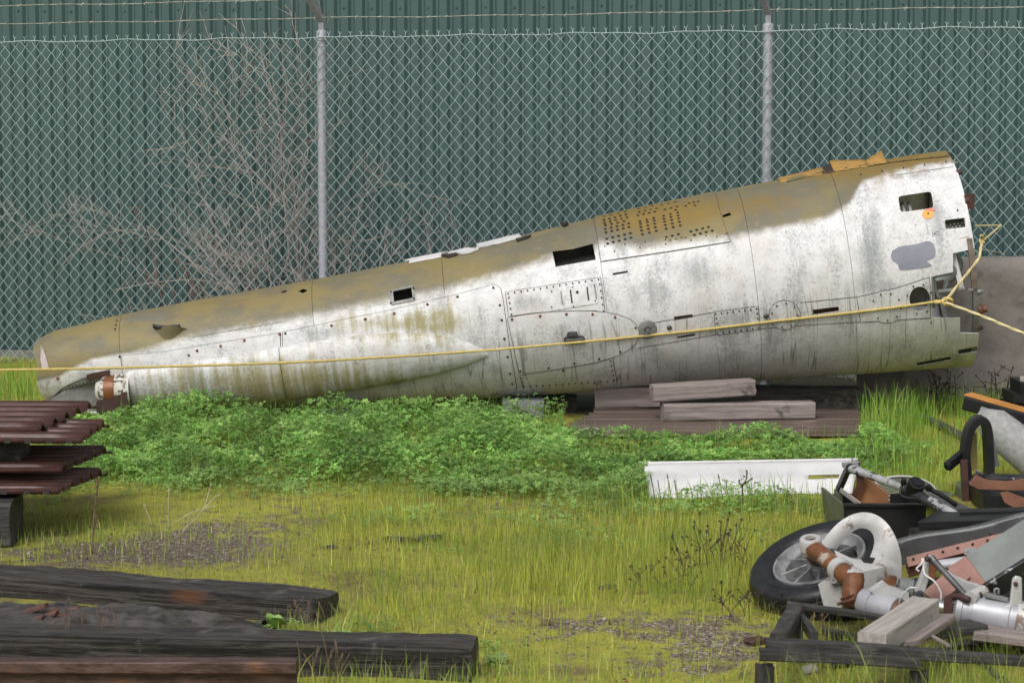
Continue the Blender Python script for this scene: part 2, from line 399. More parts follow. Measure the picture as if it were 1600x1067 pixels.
dark = np.where(inside, sstep(gv[:, 1], 13.15, 13.5) * (gv[:, 0] > -2.7) * (gv[:, 0] < 2.2) + .75 * bl(gpx, gpy, 1420, 1015, 170, 60) + .8 * bl(gpx, gpy, 1520, 900, 160, 70) + .5 * bl(gpx, gpy, 1300, 965, 60, 25), 0).clip(0, 1)  # dark soil under hull and scrap heap, with their shade put into its colour
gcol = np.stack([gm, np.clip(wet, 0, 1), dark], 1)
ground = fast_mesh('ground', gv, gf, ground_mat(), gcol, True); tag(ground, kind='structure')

# ================================================================== GREEN STEEL BUILDING
def fence_pt(t):            # t 0..1 spans the picture width; the fence turns slightly towards the camera on the right
    a, b = Vector((-3.42, 15.6, 0)), Vector((3.11, 14.2, 0)); return a + (b - a) * t
FD = (fence_pt(1) - fence_pt(0)).normalized(); FN = Vector((FD.y, -FD.x, 0))    # FN points to the camera side
if FN.y > 0: FN = -FN
WB = fence_pt(0) - FN * .85
def wall_pt(s, z, out=0): return WB + FD * s + FN * out + Vector((0, 0, z))
bld = thing('green_steel_building', 'large building clad in dark green ribbed steel sheets behind the wire fence', 'building', wall_pt(3.4, 0))
PITCHR = .0985; S0, S1 = -2.6, 10.4
nsheet = 14; per = 10
prof = []
def rib(s):
    """trapezoid rib section over one pitch: (ds, depth)"""
    return [(0, 0), (.050, 0), (.068, -.019), (.084, -.019)]
for k in range(nsheet):
    s0 = S0 + k * per * PITCHR; pts = []
    for r in range(per):
        for ds, dp in rib(0): pts.append((s0 + r * PITCHR + ds * 1.0, dp))
    pts.append((s0 + per * PITCHR + .004, 0))
    mb = MB(); lift = .0025 * (k % 2)
    z0, z1 = .05, 5.2
    vs = []; fs = []
    for (s, dp) in pts: vs += [wall_pt(s, z0, dp + lift), wall_pt(s, z1, dp + lift)]
    for i in range(len(pts) - 1): fs.append((2 * i, 2 * i + 2, 2 * i + 3, 2 * i + 1))
    mb.add(vs, fs); mb.build('cladding_sheet', 'green_wall', bld)
mb = MB()
for zz in (.45, 1.12, 1.78, 2.42, 3.1, 3.8, 4.5):
    for k in range(nsheet * per // 2):
        mb.box(wall_pt(S0 + (2 * k + .2) * PITCHR, zz + random.uniform(-.006, .006), .006), .012, .008, .012)
mb.build('cladding_screws', 'green_wall', bld)['kind'] = 'stuff'
mb = MB()      # the shell behind the cladding: three more walls and a low roof
c = [wall_pt(S0, 0, -.06), wall_pt(S1 + 1, 0, -.06), wall_pt(S1 + 1, 0, -9), wall_pt(S0, 0, -9)]
H = Vector((0, 0, 5.2))
mb.add(c + [p + H for p in c], [(0, 1, 5, 4), (1, 2, 6, 5), (2, 3, 7, 6), (3, 0, 4, 7)]); mb.build('back_wall', 'green_wall', bld)
mb = MB(); r0 = [p + H + Vector((0, 0, .02)) for p in c]; rm = [(r0[0] + r0[3]) / 2 + Vector((0, 0, .9)), (r0[1] + r0[2]) / 2 + Vector((0, 0, .9))]
mb.add(r0 + rm, [(0, 1, 5, 4), (2, 3, 4, 5), (0, 4, 3), (1, 2, 5)]); mb.build('roof', 'green_wall', bld)
mb = MB(); mb.section([wall_pt(S0, .0, .0), wall_pt(S1 + 1, .0, .0)], [(-.14, -.2), (.14, -.2), (.14, .045), (-.14, .045)]); mb.build('footing', 'footing', bld)

# ================================================================== CHAIN LINK FENCE
fen = thing('chain_link_fence', 'galvanised chain link fence with barbed wire along its top and round posts', 'fence', fence_pt(.5))
FL = (fence_pt(1) - fence_pt(0)).length
def fz(t): return 2.185 + .05 * t
def fpt(s, z, out=0): return fence_pt(0) + FD * s + FN * out + Vector((0, 0, z))
PD, HD = .0722, .0835
V_, F_ = [], []
ns = 5; wr = .0029
tt = np.array([(math.cos(2 * math.pi * k / ns), math.sin(2 * math.pi * k / ns)) for k in range(ns)])
nw = int((FL + 4) / (PD / 2)); base = 0
fd = np.array(FD); fn = np.array(FN); org = np.array(fence_pt(0))
for i in range(nw):
    s_l = -2 + i * PD / 2
    top = fz(np.clip(s_l / FL, -.2, 1.2)); m = int((top - .02) / (HD / 2))
    k = np.arange(m + 1); flip = (k + i) % 2
    wob = .0025 * np.sin(s_l * 3.1 + k * .35) + .0014 * rng.standard_normal(m + 1)
    s = s_l + flip * PD / 2 + wob
    z = top - k * HD / 2 + .003 * math.sin(s_l * 2.3) + .001 * rng.standard_normal(m + 1)
    out = np.where(flip == 1, .0022, -.0022) + .012 * np.sin(s_l * 1.1 + z * 2.0)
    P = org + np.outer(s, fd) + np.outer(out, fn); P[:, 2] += z
    ring = (P[:, None, :] + wr * (tt[None, :, 0, None] * fd + tt[None, :, 1, None] * fn)).reshape(-1, 3)
    V_.append(ring)
    a = (np.arange(m)[:, None] * ns + np.arange(ns)[None, :]).ravel(); b = (np.arange(m)[:, None] * ns + (np.arange(ns)[None, :] + 1) % ns).ravel()
    F_.append(np.concatenate([np.stack([a, b, b + ns], 1), np.stack([a, b + ns, a + ns], 1)]) + base); base += len(ring)
mesh_o = fast_mesh('wire_mesh', np.concatenate(V_) - np.array(fen.location), np.concatenate(F_), MT['wire']); mesh_o.parent = fen
mb = MB()
for i in range(int((FL + 4) / PD)):
    s = -2 + i * PD + PD / 2; z = fz(s / FL); e = random.uniform(-.004, .004)
    mb.tube([fpt(s, z - .012), fpt(s + e, z + .016)], .0032, 4)
    for sg in (-1, 1): mb.tube([fpt(s + e, z + .014), fpt(s + e + sg * .011, z + .031 + random.uniform(-.004, .004))], .0021, 4)
mb.build('twisted_wire_ends', 'wire', fen)['kind'] = 'stuff'
mb = MB(); pts = [fpt(s, fz(s / FL) - .006 + .005 * math.sin(s * 8.3) - .003 * math.sin(s * 19), .004) for s in np.arange(-2, FL + 2, .06)]
mb.tube(pts, .0026, 5); mb.build('tension_wire', 'wire', fen, True)
mb = MB(); mb.tube([fpt(4.9, .13, .03), fpt(6.2, .135, .03)], .02, 10); mb.build('bottom_rail', 'galv', fen, True)
def s_of(px):        # where the sight line through a pixel column meets the fence
    d = ray(px, 300); p = fence_pt(0); det = d.x * -FD.y + d.y * FD.x
    k = (p.x * -FD.y + p.y * FD.x) / det
    return (Vector((d.x, d.y, 0)) * k - Vector((p.x, p.y, 0))).dot(FD)
posts = [s_of(502) - (s_of(1197) - s_of(502)), s_of(502), s_of(1197), s_of(1197) * 2 - s_of(502)]
ARM = (FN * .7 - FD * .22 + Vector((0, 0, .72))).normalized()
for s in posts:
    z = fz(s / FL)
    mb = MB(); mb.tube([fpt(s, -.2, -.035), fpt(s, z + .02, -.035)], .031, 20)
    po = mb.build('post', 'galv', fen, True, 40)
    mb = MB(); mb.lathe([(.0, .03), (.026, .03), (.034, .02), (.035, -.035), (.032, -.035)], fpt(s, z + .01, -.035), (0, 0, 1), 20)
    mb.build('post_cap', 'galv', po, True, 40)
    mb = MB(); mb.bar(fpt(s, z + .03, -.035), fpt(s, z + .09, -.03), .036, .022)
    a0 = fpt(s, z + .085, -.035)
    mb.section([a0, a0 + ARM * .48], [(-.019, -.004), (.019, -.004), (.019, .024), (.015, .024), (.015, 0), (-.015, 0), (-.015, .024), (-.019, .024)], True)
    mb.build('barbed_wire_arm', 'galv', po)
    mb = MB()
    for zz in (z - .06, z - .45, 1.25, .8, .4):
        mb.lathe([(.0335, -.003), (.0335, .003)], fpt(s, zz, -.035), (0, .08, 1), 20)
    mb.build('tie_wires', 'wire', po)['kind'] = 'stuff'
for w_, (d0, sag) in enumerate(((.05, .006), (.215, .010), (.40, .012))):
    pts = []; ss = np.arange(-2.2, FL + 2.2, .05)
    for s in ss:
        k = [(posts[i], posts[i + 1]) for i in range(3) if posts[i] <= s <= posts[i + 1]]
        u = (s - k[0][0]) / (k[0][1] - k[0][0]) if k else 0
        pts.append(fpt(s, fz(s / FL) + .085, -.035) + ARM * d0 - Vector((0, 0, sag * 4 * u * (1 - u) + .003 * math.sin(s * 7 + w_))))
    mb = MB(); mb.tube(pts, .0021, 4)
    mb.tube([p + Vector((0, .003 * math.cos(i * 1.7), .003 * math.sin(i * 1.7))) for i, p in enumerate(pts)], .0013, 3)
    for i in range(1, len(pts), 3):
        p = pts[i] + FD * random.uniform(-.02, .02)
        for q_ in range(2):
            a = random.uniform(0, 3.1); d = (FD * .55 + Vector((0, math.cos(a), math.sin(a)))).normalized() * .017
            mb.tube([p - d, p + d], .0014, 3)
        mb.tube([p - FD * .008, p + FD * .008], .004, 4)
    mb.build('barbed_wire', 'barb', fen)

# ================================================================== CONCRETE WALL BY THE FENCE
cw0, cw1 = W(1338, 600, 14.02), W(2050, 600, 13.55)
mb = MB(); L = (cw1 - cw0).length; d = (cw1 - cw0).normalized(); nrm = Vector((d.y, -d.x, 0))
if nrm.y < 0: nrm = -nrm
p0 = Vector((cw0.x, cw0.y, 0)); nU, nV = 60, 24
def cface(u, v):
    z = -.15 + v * .985; e = .02 * (1 - min(1, (1 - v) * 12)) ** 2
    return p0 + d * (u * L) + nrm * (e + .006 * noise.noise(Vector((u * 20, v * 8, 1)))) + Vector((0, 0, z + (.006 * noise.noise(Vector((u * 30, 0, 5))) if v == 1 else 0)))
mb.grid(cface, nU, nV)
tp = [cface(i / nU, 1) for i in range(nU + 1)]; bk = [p + nrm * .16 for p in tp]; bb = [Vector((p.x, p.y, -.15)) for p in bk]
n0 = len(tp)
mb.add(tp + bk + bb, [(i, i + 1, n0 + i + 1, n0 + i) for i in range(nU)] + [(n0 + i, n0 + i + 1, 2 * n0 + i + 1, 2 * n0 + i) for i in range(nU)])
lf = [cface(0, j / nV) for j in range(nV + 1)]
mb.add(lf + [bk[0], bb[0]], [tuple(range(nV + 1)) + (nV + 1, nV + 2)])
lr = [cface(1, j / nV) for j in range(nV + 1)]
mb.add(lr + [bk[-1], bb[-1]], [tuple(range(nV + 1)) + (nV + 1, nV + 2)])
single(mb, 'concrete_wall', 'concrete', 'low stained grey brown concrete wall in front of the fence beside the wreck', 'wall', smooth=True, angle=40)

# ================================================================== BARE SHRUBS BETWEEN FENCE AND BUILDING
def shrub(name, label, base, stems, h, spread, seed, lean=0.0, dens=1.0, matn='twig'):
    R = random.Random(seed); root = thing(name, label, 'shrub', base, 'leafless shrubs behind the fence')
    ms, mt = MB(), MB()
    dd = -FN
    def clampd(p):
        o = (p - fence_pt(0)).dot(-FN)
        return p + FN * (max(0, o - .62)) - FN * min(0, o - .10) * 0 + (-FN) * max(0, .08 - o)
    def grow(p, d, L, r, lev):
        n = max(4, int(L / .05)); pts = [p.copy()]; d = d.copy()
        for i in range(n):
            d = (d + Vector((R.gauss(0, .085), R.gauss(0, .05), R.gauss(0, .08) - .012 * lev))).normalized()
            p = clampd(p + d * (L / n)); pts.append(p.copy())
        (ms if lev < 1 else mt).tube(pts, [max(r, .0026) * (1 - .45 * i / n) for i in range(n + 1)], 3 if lev else 5, False)
        if lev >= 3: return
        kids = int((3.2, 3.6, 2.6)[lev] * L / (.30, .16, .09)[lev] * dens * .45) + 1
        for _ in range(kids):
            i = R.randint(int(n * .2), n); a = R.uniform(-1, 1)
            cd = (d * .55 + Vector((R.gauss(0, .38), R.gauss(0, .2), R.gauss(.15, .35)))).normalized()
            grow(pts[i], cd, L * R.uniform(.28, .6), max(.0009, r * .5 * (1 - .5 * i / n)), lev + 1)
    for k in range(stems):
        a = R.uniform(-1, 1)
        b = base + FD * (a * spread * .4) + (-FN) * R.uniform(-.1, .1)
        d = Vector((a * .35 + lean + R.gauss(0, .18), R.gauss(0, .05), 1)).normalized()
        grow(b, d, h * R.uniform(.5, 1.0), R.uniform(.005, .009), 0)
    ms.build('stems', matn, root); mt.build('twigs', matn, root)['kind'] = 'stuff'
def gap(px): return fpt(s_of(px), 0, -.38)
shrub('bare_shrub', 'tall leafless grey brown shrub tangled behind the fence beside the post', gap(455), 14, 1.72, .4, 17, -.30, .66)
shrub('bare_shrub', 'low spreading leafless shrub behind the fence between the posts', gap(590), 14, .98, 1.2, 15, .02, .55)
shrub('bare_shrub', 'sparse reddish leafless twigs behind the fence above the narrow wreck end', gap(290), 5, .85, .35, 8, -.05, .8, 'twig_red')
# ================================================================== AIRCRAFT TAIL SECTION
YA = 13.3
AO, AE = W(66, 580, YA), W(1496, 404, YA)
AU = (AE - AO).normalized(); AV = Vector((-AU.z, 0, AU.x)); AW = Vector((0, -1, 0)); AL = (AE - AO).length
def uv_of(px, py): p = W(px, py, YA) - AO; return p.dot(AU), p.dot(AV)
Tp = [uv_of(*p) for p in ((58, 534), (66, 525), (78, 518), (110, 511), (180, 493), (300, 470), (490, 437), (700, 396), (930, 340), (1120, 300), (1300, 264), (1478, 236))]
Bp = [uv_of(*p) for p in ((66, 632), (200, 638), (450, 636), (600, 629), (800, 620), (960, 608), (1200, 592), (1350, 583), (1520, 571))]
us = np.linspace(-.25, AL + .35, 400)
def ext(P):
    x = np.array([p[0] for p in P]); y = np.array([p[1] for p in P])
    k = (y[-1] - y[-2]) / (x[-1] - x[-2]); x = np.append(x, x[-1] + 1); y = np.append(y, y[-1] + k); return np.interp(us, x, y)
vT, vB = ext(Tp), ext(Bp)
ker = np.ones(9) / 9
vT = np.convolve(np.pad(vT, 4, 'edge'), ker, 'valid'); vB = np.convolve(np.pad(vB, 4, 'edge'), ker, 'valid')
def cr(u): 
    t = float(np.interp(u, us, vT)); b = float(np.interp(u, us, vB)); return (t + b) / 2, (t - b) / 2
def S(u, th, off=0.0):
    c, r = cr(u); r += off
    return AO + AU * u + AV * (c + r * math.sin(th)) + AW * (r * math.cos(th))
TH = np.linspace(-math.pi / 2, math.pi * 1.5, 181)
bv, bf = [], []
ugrid = np.linspace(-.2, AL + .3, 260)
for u in ugrid:
    for th in np.linspace(-math.pi / 2, math.pi / 2, 121): bv.append(S(u, th))
for i in range(len(ugrid) - 1):
    for j in range(120): a = i * 121 + j; bf.append((a, a + 121, a + 122, a + 1))
bvh = BVHTree.FromPolygons(bv, bf)
def hit(px, py):
    """photo pixel -> (u, theta) on the fuselage"""
    sg = 1 if py < 560 else -1
    for k in range(80):
        h = bvh.ray_cast(Vector((0, 0, CAMH)), ray(px, py + sg * k * 1.0).normalized())[0]
        if h is not None: break
    else: raise ValueError((px, py))
    p = h - AO; u = p.dot(AU); c, r = cr(u)
    th = math.atan2(p.dot(AV) - c, p.dot(AW))
    if k: th = min(th + .045 * k ** .7, 1.9) if sg > 0 else max(th - .03 * k ** .7, -1.4)
    return u, th
KA = .45
def dom(px, py): u, th = hit(px, py); return (u, th * KA)
def resample(P, step, closed=True):
    out = []; n = len(P)
    for i in range(n if closed else n - 1):
        a, b = P[i], P[(i + 1) % n]; L = math.hypot(b[0] - a[0], b[1] - a[1]); m = max(1, int(L / step))
        out += [(a[0] + (b[0] - a[0]) * k / m, a[1] + (b[1] - a[1]) * k / m) for k in range(m)]
    return out
def pip(pts, poly):
    x, y = pts[:, 0], pts[:, 1]; r = np.zeros(len(pts), bool); n = len(poly); j = n - 1
    for i in range(n):
        xi, yi = poly[i]; xj, yj = poly[j]
        if yi != yj:
            c = ((yi > y) != (yj > y)) & (x < (xj - xi) * (y - yi) / (yj - yi) + xi); r ^= c
        j = i
    return r
def segdist(pts, poly):
    d = np.full(len(pts), 9.0); P = np.array(poly); Q = np.roll(P, -1, 0)
    for a, b in zip(P, Q):
        ab = b - a; t = np.clip(((pts - a) @ ab) / max(1e-12, ab @ ab), 0, 1); d = np.minimum(d, np.hypot(*(pts - a - t[:, None] * ab).T))
    return d
# paint plan: masks over the picture of the side, mirrored to the far side
CB = np.array([(40, 600), (95, 588), (120, 572), (150, 560), (200, 553), (300, 528), (440, 503), (600, 472), (700, 452), (800, 425), (860, 405), (900, 398), (928, 392), (936, 380), (1000, 388), (1100, 374), (1140, 372), (1180, 364), (1230, 354), (1290, 342), (1325, 322), (1338, 300), (1345, 286), (1380, 271), (1440, 258), (1520, 246)])
def masks(px, py):
    yb = np.interp(px, CB[:, 0], CB[:, 1]); soft = np.interp(px, (60, 200, 300, 900, 1000, 1300, 1400), (6, 8, 18, 20, 18, 14, 8))
    camo = np.clip(.5 + (yb - py) / (2 * soft), 0, 1)
    camo = np.maximum(camo, .0)
    algae = .9 * bl(px, py, 600, 505, 150, 26) + .6 * bl(px, py, 520, 590, 150, 28) + .55 * bl(px, py, 330, 600, 150, 40) + .5 * bl(px, py, 130, 590, 60, 40) + .5 * bl(px, py, 700, 490, 60, 60) \
        + .5 * bl(px, py, 1270, 440, 14, 30) + .5 * bl(px, py, 1178, 445, 7, 50) + .35 * bl(px, py, 1320, 465, 120, 14) + .3 * bl(px, py, 1500, 570, 120, 10) + .2 * bl(px, py, 1390, 575, 120, 8)
    grey = .95 * bl(px, py, 1362, 390, 24, 80) + .8 * bl(px, py, 1085, 425, 45, 36) + .7 * bl(px, py, 500, 520, 48, 12) + .8 * bl(px, py, 825, 472, 32, 18) + .55 * bl(px, py, 900, 425, 40, 14) + .5 * bl(px, py, 970, 450, 16, 26) \
        + .5 * bl(px, py, 1395, 448, 60, 14) + .5 * bl(px, py, 1440, 275, 80, 8) + .35 * bl(px, py, 250, 548, 60, 12) + .45 * bl(px, py, 120, 615, 50, 18) + .5 * bl(px, py, 930, 395, 40, 9)
    ochre = .95 * bl(px, py, 985, 345, 80, 26) + .75 * bl(px, py, 1070, 335, 70, 26) + .65 * bl(px, py, 1190, 318, 110, 24) + .95 * bl(px, py, 1320, 268, 140, 20) + .95 * bl(px, py, 1440, 245, 90, 13) + .5 * bl(px, py, 330, 475, 240, 22) + .4 * bl(px, py, 470, 440, 80, 25) + .4 * bl(px, py, 90, 530, 40, 18)
    return np.clip(np.stack([camo, algae, grey, ochre], 1), 0, 1)
def aircraft_mat():
    m, nt, b = nodes_of('weathered_aircraft_paint')
    a = nt.nodes.new('ShaderNodeAttribute'); a.attribute_name = 'Col'
    sep = nt.nodes.new('ShaderNodeSeparateColor'); nt.links.new(a.outputs['Color'], sep.inputs[0])
    ochre = a.outputs['Alpha']
    v = coords(nt, uvmap='UVMap'); vs = coords(nt, (26, 1.6, 1), uvmap='UVMap'); vd = coords(nt, (9, 1.1, 1), uvmap='UVMap')
    n1 = noise_n(nt, v, 3.0, 6, .6); n2 = noise_n(nt, v, 14, 8, .7); n3 = noise_n(nt, v, 70, 6, .75); st = noise_n(nt, vs, 1.0, 5, .6); st2 = noise_n(nt, vd, 1.5, 4, .55)
    white = mixc(nt, step_n(nt, n2, .4, .7), (.60, .592, .592), (.47, .462, .46))
    white = mixc(nt, math_n(nt, 'MULTIPLY', step_n(nt, n1, .45, .68), .45), white, (.46, .41, .36))
    white = mixc(nt, math_n(nt, 'MULTIPLY', step_n(nt, n3, .56, .66), .6), white, (.21, .19, .17))
    # run-off streaks, strongest low on the side
    low = nt.nodes.new('ShaderNodeSeparateXYZ'); nt.links.new(v, low.inputs[0])
    lowm = step_n(nt, math_n(nt, 'MULTIPLY', low.outputs[1], -1.0), -.03, .14)
    dr = math_n(nt, 'ABSOLUTE', math_n(nt, 'SUBTRACT', noise_n(nt, coords(nt, (7.5, .45, 1), uvmap='UVMap'), 2.0, 2, .5, .25), .5))
    drm = math_n(nt, 'SUBTRACT', 1.0, step_n(nt, dr, .003, .020))
    gate = step_n(nt, noise_n(nt, v, 5.0, 3, .5), .40, .56)
    white = mixc(nt, math_n(nt, 'MULTIPLY', math_n(nt, 'MULTIPLY', drm, gate), math_n(nt, 'MULTIPLY', lowm, .75)), white, (.17, .16, .135))
    sm = math_n(nt, 'MULTIPLY', step_n(nt, st, .57, .68), math_n(nt, 'MULTIPLY', lowm, .35))
    white = mixc(nt, sm, white, (.27, .26, .235))
    white = mixc(nt, math_n(nt, 'MULTIPLY', math_n(nt, 'MULTIPLY', step_n(nt, st2, .42, .7), lowm), .22), white, (.40, .395, .385))
    # broad grey weathering with a gritty edge
    wz = math_n(nt, 'ADD', noise_n(nt, coords(nt, (2.4, 1.4, 1), uvmap='UVMap'), 2.2, 5, .6), math_n(nt, 'MULTIPLY_ADD', n3, .7, -.355))
    white = mixc(nt, math_n(nt, 'MULTIPLY', step_n(nt, wz, .50, .66), math_n(nt, 'MULTIPLY_ADD', st, .9, .2)), white, (.25, .26, .265))
    # camouflage
    camo = mixc(nt, step_n(nt, n1, .42, .6), (.185, .150, .062), (.130, .118, .078))
    nb = noise_n(nt, v, 1.6, 3, .5)
    camo = mixc(nt, math_n(nt, 'MULTIPLY', step_n(nt, nb, .53, .63), .7), camo, (.13, .126, .10))
    camo = mixc(nt, math_n(nt, 'MULTIPLY', step_n(nt, n2, .52, .72), .6), camo, (.25, .185, .115))
    camo = mixc(nt, math_n(nt, 'MULTIPLY', step_n(nt, n3, .62, .74), .4), camo, (.42, .38, .30))
    cm = math_n(nt, 'ADD', sep.outputs[0], math_n(nt, 'MULTIPLY_ADD', n2, .6, -.3))
    col = mixc(nt, step_n(nt, cm, .22, .82), white, camo)
    # bare grey where the white has worn off
    gm_ = math_n(nt, 'ADD', sep.outputs[2], math_n(nt, 'MULTIPLY_ADD', st, .9, -.52)); gm_ = math_n(nt, 'ADD', gm_, math_n(nt, 'MULTIPLY_ADD', n3, .9, -.47))
    gm_ = math_n(nt, 'ADD', gm_, math_n(nt, 'MULTIPLY_ADD', n2, .5, -.27))
    col = mixc(nt, math_n(nt, 'MULTIPLY', step_n(nt, gm_, .15, .95), math_n(nt, 'MULTIPLY_ADD', sep.outputs[0], -.7, .80)), col, (.20, .215, .22))
    # algae
    am = math_n(nt, 'ADD', sep.outputs[1], math_n(nt, 'MULTIPLY_ADD', st, 1.5, -.94)); am = math_n(nt, 'ADD', am, math_n(nt, 'MULTIPLY_ADD', n2, .7, -.36))
    am = math_n(nt, 'ADD', am, math_n(nt, 'MULTIPLY_ADD', n3, .3, -.16))
    col = mixc(nt, math_n(nt, 'MULTIPLY', step_n(nt, am, .3, .95), .82), col, (.24, .205, .06))
    col = mixc(nt, math_n(nt, 'MULTIPLY', step_n(nt, am, .85, 1.35), .8), col, (.10, .10, .032))
    # ochre lichen
    om = math_n(nt, 'ADD', ochre, math_n(nt, 'MULTIPLY_ADD', n2, 1.3, -.68)); om = math_n(nt, 'ADD', om, math_n(nt, 'MULTIPLY_ADD', n1, .6, -.3))
    col = mixc(nt, math_n(nt, 'MULTIPLY', step_n(nt, om, .25, .95), .85), col, (.185, .122, .032))
    col = mixc(nt, math_n(nt, 'MULTIPLY', step_n(nt, om, .85, 1.3), .6), col, (.24, .148, .022))
    nt.links.new(col, b.inputs['Base Color'])
    r = math_n(nt, 'MULTIPLY_ADD', n2, .35, .38); nt.links.new(r, b.inputs['Roughness'])
    b.inputs['Specular IOR Level'].default_value = .35
    bump_n(nt, b, math_n(nt, 'ADD', math_n(nt, 'MULTIPLY', n1, 2.0), math_n(nt, 'MULTIPLY', n3, .12)), .16, .02)
    return m
MT['aircraft'] = aircraft_mat()
plane = thing('aircraft_tail_section', 'long tapering wrecked aircraft tail in faded white and brown camouflage lying on timbers', 'aircraft part', (AO.x + 2.5, YA, 0.0))
PB = base_of(plane)
def finish_skin(name, dv, tris, parent, off, thick, material='aircraft', fn=None):
    P = [(fn(u, a) if fn else S(u, a / KA, off)) for u, a in dv]
    V = np.array([p - PB for p in P])
    o = fast_mesh(name, V, tris, MT[material] if isinstance(material, str) else material, None, True); o.parent = parent
    if parent is not plane: o.location = (0, 0, 0)
    me = o.data
    fm = []
    for (u, a), p in zip(dv, P):
        th = a / KA
        if th > math.pi / 2: q = S(u, math.pi - th, off) if fn is None else p
        else: q = p
        fm.append(to_px(q))
    fm = np.array(fm); c = masks(fm[:, 0], fm[:, 1]).astype(np.float32)
    at = me.color_attributes.new('Col', 'FLOAT_COLOR', 'POINT'); at.data.foreach_set('color', c.ravel())
    uvl = me.uv_layers.new(name='UVMap'); li = np.zeros(len(me.loops), np.int32); me.loops.foreach_get('vertex_index', li)
    D = np.array(dv, np.float32); D[:, 1] = D[:, 1]; uvl.data.foreach_set('uv', D[li].ravel())
    if thick:
        crisp(o, thick)
        # make sure the normals look outward
    return o
def orient(dv, tris):
    D = np.array(dv); A, B, C = D[tris[:, 0]], D[tris[:, 1]], D[tris[:, 2]]
    cr_ = (B[:, 0] - A[:, 0]) * (C[:, 1] - A[:, 1]) - (B[:, 1] - A[:, 1]) * (C[:, 0] - A[:, 0])
    t = tris.copy(); t[cr_ < 0] = t[cr_ < 0][:, ::-1]; return t
def patch(name, outer, holes=(), off=0.0, thick=.003, spacing=.02, parent=None, material='aircraft', coarse_back=True, fn=None):
    outer = resample(outer, spacing); hs_ = [resample(h, spacing * .6) for h in holes]
    O = np.array(outer); lo, hi = O.min(0), O.max(0)
    gx = np.arange(lo[0] + spacing * .5, hi[0], spacing); gy = np.arange(lo[1] + spacing * .5, hi[1], spacing)
    g = np.array([(x, y) for i, x in enumerate(gx) for j, y in enumerate(gy) if not (coarse_back and y > KA * 1.9 and (i % 3 or j % 3))]) if len(gx) and len(gy) else np.zeros((0, 2))
    if len(g):
        k = pip(g, outer) & (segdist(g, outer) > spacing * .45)
        for h in hs_: k &= ~pip(g, h) & (segdist(g, h) > spacing * .35)
        g = g[k]
    verts = [Vector(p) for p in outer]; edges = [(i, (i + 1) % len(outer)) for i in range(len(outer))]
    for h in hs_:
        n = len(verts); verts += [Vector(p) for p in h]; edges += [(n + i, n + (i + 1) % len(h)) for i in range(len(h))]
    verts += [Vector(p) for p in g]
    r = delaunay_2d_cdt(verts, edges, [], 0, 1e-7)
    dv = np.array([(p.x, p.y) for p in r[0]]); tr = np.array([f for f in r[2] if len(f) == 3], np.int32)
    c = (dv[tr[:, 0]] + dv[tr[:, 1]] + dv[tr[:, 2]]) / 3
    k = pip(c, outer)
    for h in hs_: k &= ~pip(c, h)
    tr = orient(dv, tr[k])
    return finish_skin(name, [tuple(p) for p in dv], tr, parent or plane, off, thick, material, fn)
def pxpoly(pts): return [dom(*p) for p in pts]
def ell(cx, cy, rx, ry, n=14, rot=0):
    out = []
    for k in range(n):
        t = 2 * math.pi * k / n; x, y = rx * math.cos(t), ry * math.sin(t)
        out.append((cx + x * math.cos(rot) - y * math.sin(rot), cy + x * math.sin(rot) + y * math.cos(rot)))
    return out
def rquad(pts, r=.18):
    """quad with clipped (rounded) corners"""
    out = []; n = len(pts)
    for i in range(n):
        p, a, b = pts[i], pts[i - 1], pts[(i + 1) % n]
        L1, L2 = math.dist(p, a), math.dist(p, b); k = min(L1, L2) * r
        out += [(p[0] + (a[0] - p[0]) * k / L1, p[1] + (a[1] - p[1]) * k / L1), (p[0] * .6 + .2 * (p[0] + (a[0] - p[0]) * k / L1) + .2 * (p[0] + (b[0] - p[0]) * k / L2), p[1] * .6 + .2 * (p[1] + (a[1] - p[1]) * k / L1) + .2 * (p[1] + (b[1] - p[1]) * k / L2)), (p[0] + (b[0] - p[0]) * k / L2, p[1] + (b[1] - p[1]) * k / L2)]
    return out
# openings through the skin
HOLES = {
 'a': rquad([(614, 456), (643, 450), (645, 466), (616, 472)], .1),
 'b': [(863, 393), (895, 389), (926, 381), (931, 406), (868, 417)],
 'c': rquad([(1403, 307), (1455, 299), (1459, 325), (1407, 332)], .22),
 'd': rquad([(1476, 344), (1508, 340), (1509, 355), (1478, 358)], .2),
 'e': [(1053, 495), (1082, 491), (1083, 496), (1054, 501)],
 'f': [(1058, 526), (1085, 521), (1086, 525), (1059, 529)],
 'g': [(1270, 484), (1310, 479), (1311, 486), (1271, 492)],
 'h': ell(1437, 467, 16, 19, 18),
 'i': [(957, 427), (981, 423), (981, 426), (958, 430)],
 'j': rquad([(1497, 547), (1527, 541), (1528, 549), (1498, 554)], .2),
 'k': rquad([(1432, 567), (1485, 557), (1486, 562), (1434, 572)], .2),
 'l': [(1128, 337), (1140, 332), (1143, 336), (1131, 340)],
 'm': [(466, 455), (474, 451), (481, 454), (473, 458)],
 'n': [(439, 456), (447, 453), (448, 456), (441, 458)],
}
HD_ = {k: pxpoly(v) for k, v in HOLES.items()}
UEND = hit(1530, 470)[0]
seams_px = [(187, 545), (488, 480), (692, 430), (950, 500), (1182, 450), (1332, 430)]
useam = [hit(*p)[0] for p in seams_px]
notch = [(1489, 396), (1489, 425), (1455, 433), (1456, 496), (1500, 497), (1500, 520), (1560, 519), (1555, 384)]
notch = pxpoly(notch)
TAIL = pxpoly([(52, 640), (70, 628), (98, 604), (130, 590), (158, 588), (164, 600), (158, 640), (120, 652)])
ends = [0.0] + useam + [UEND]
A0, A1 = -math.pi / 2 * KA, math.pi * 1.5 * KA
gap_ = .0011
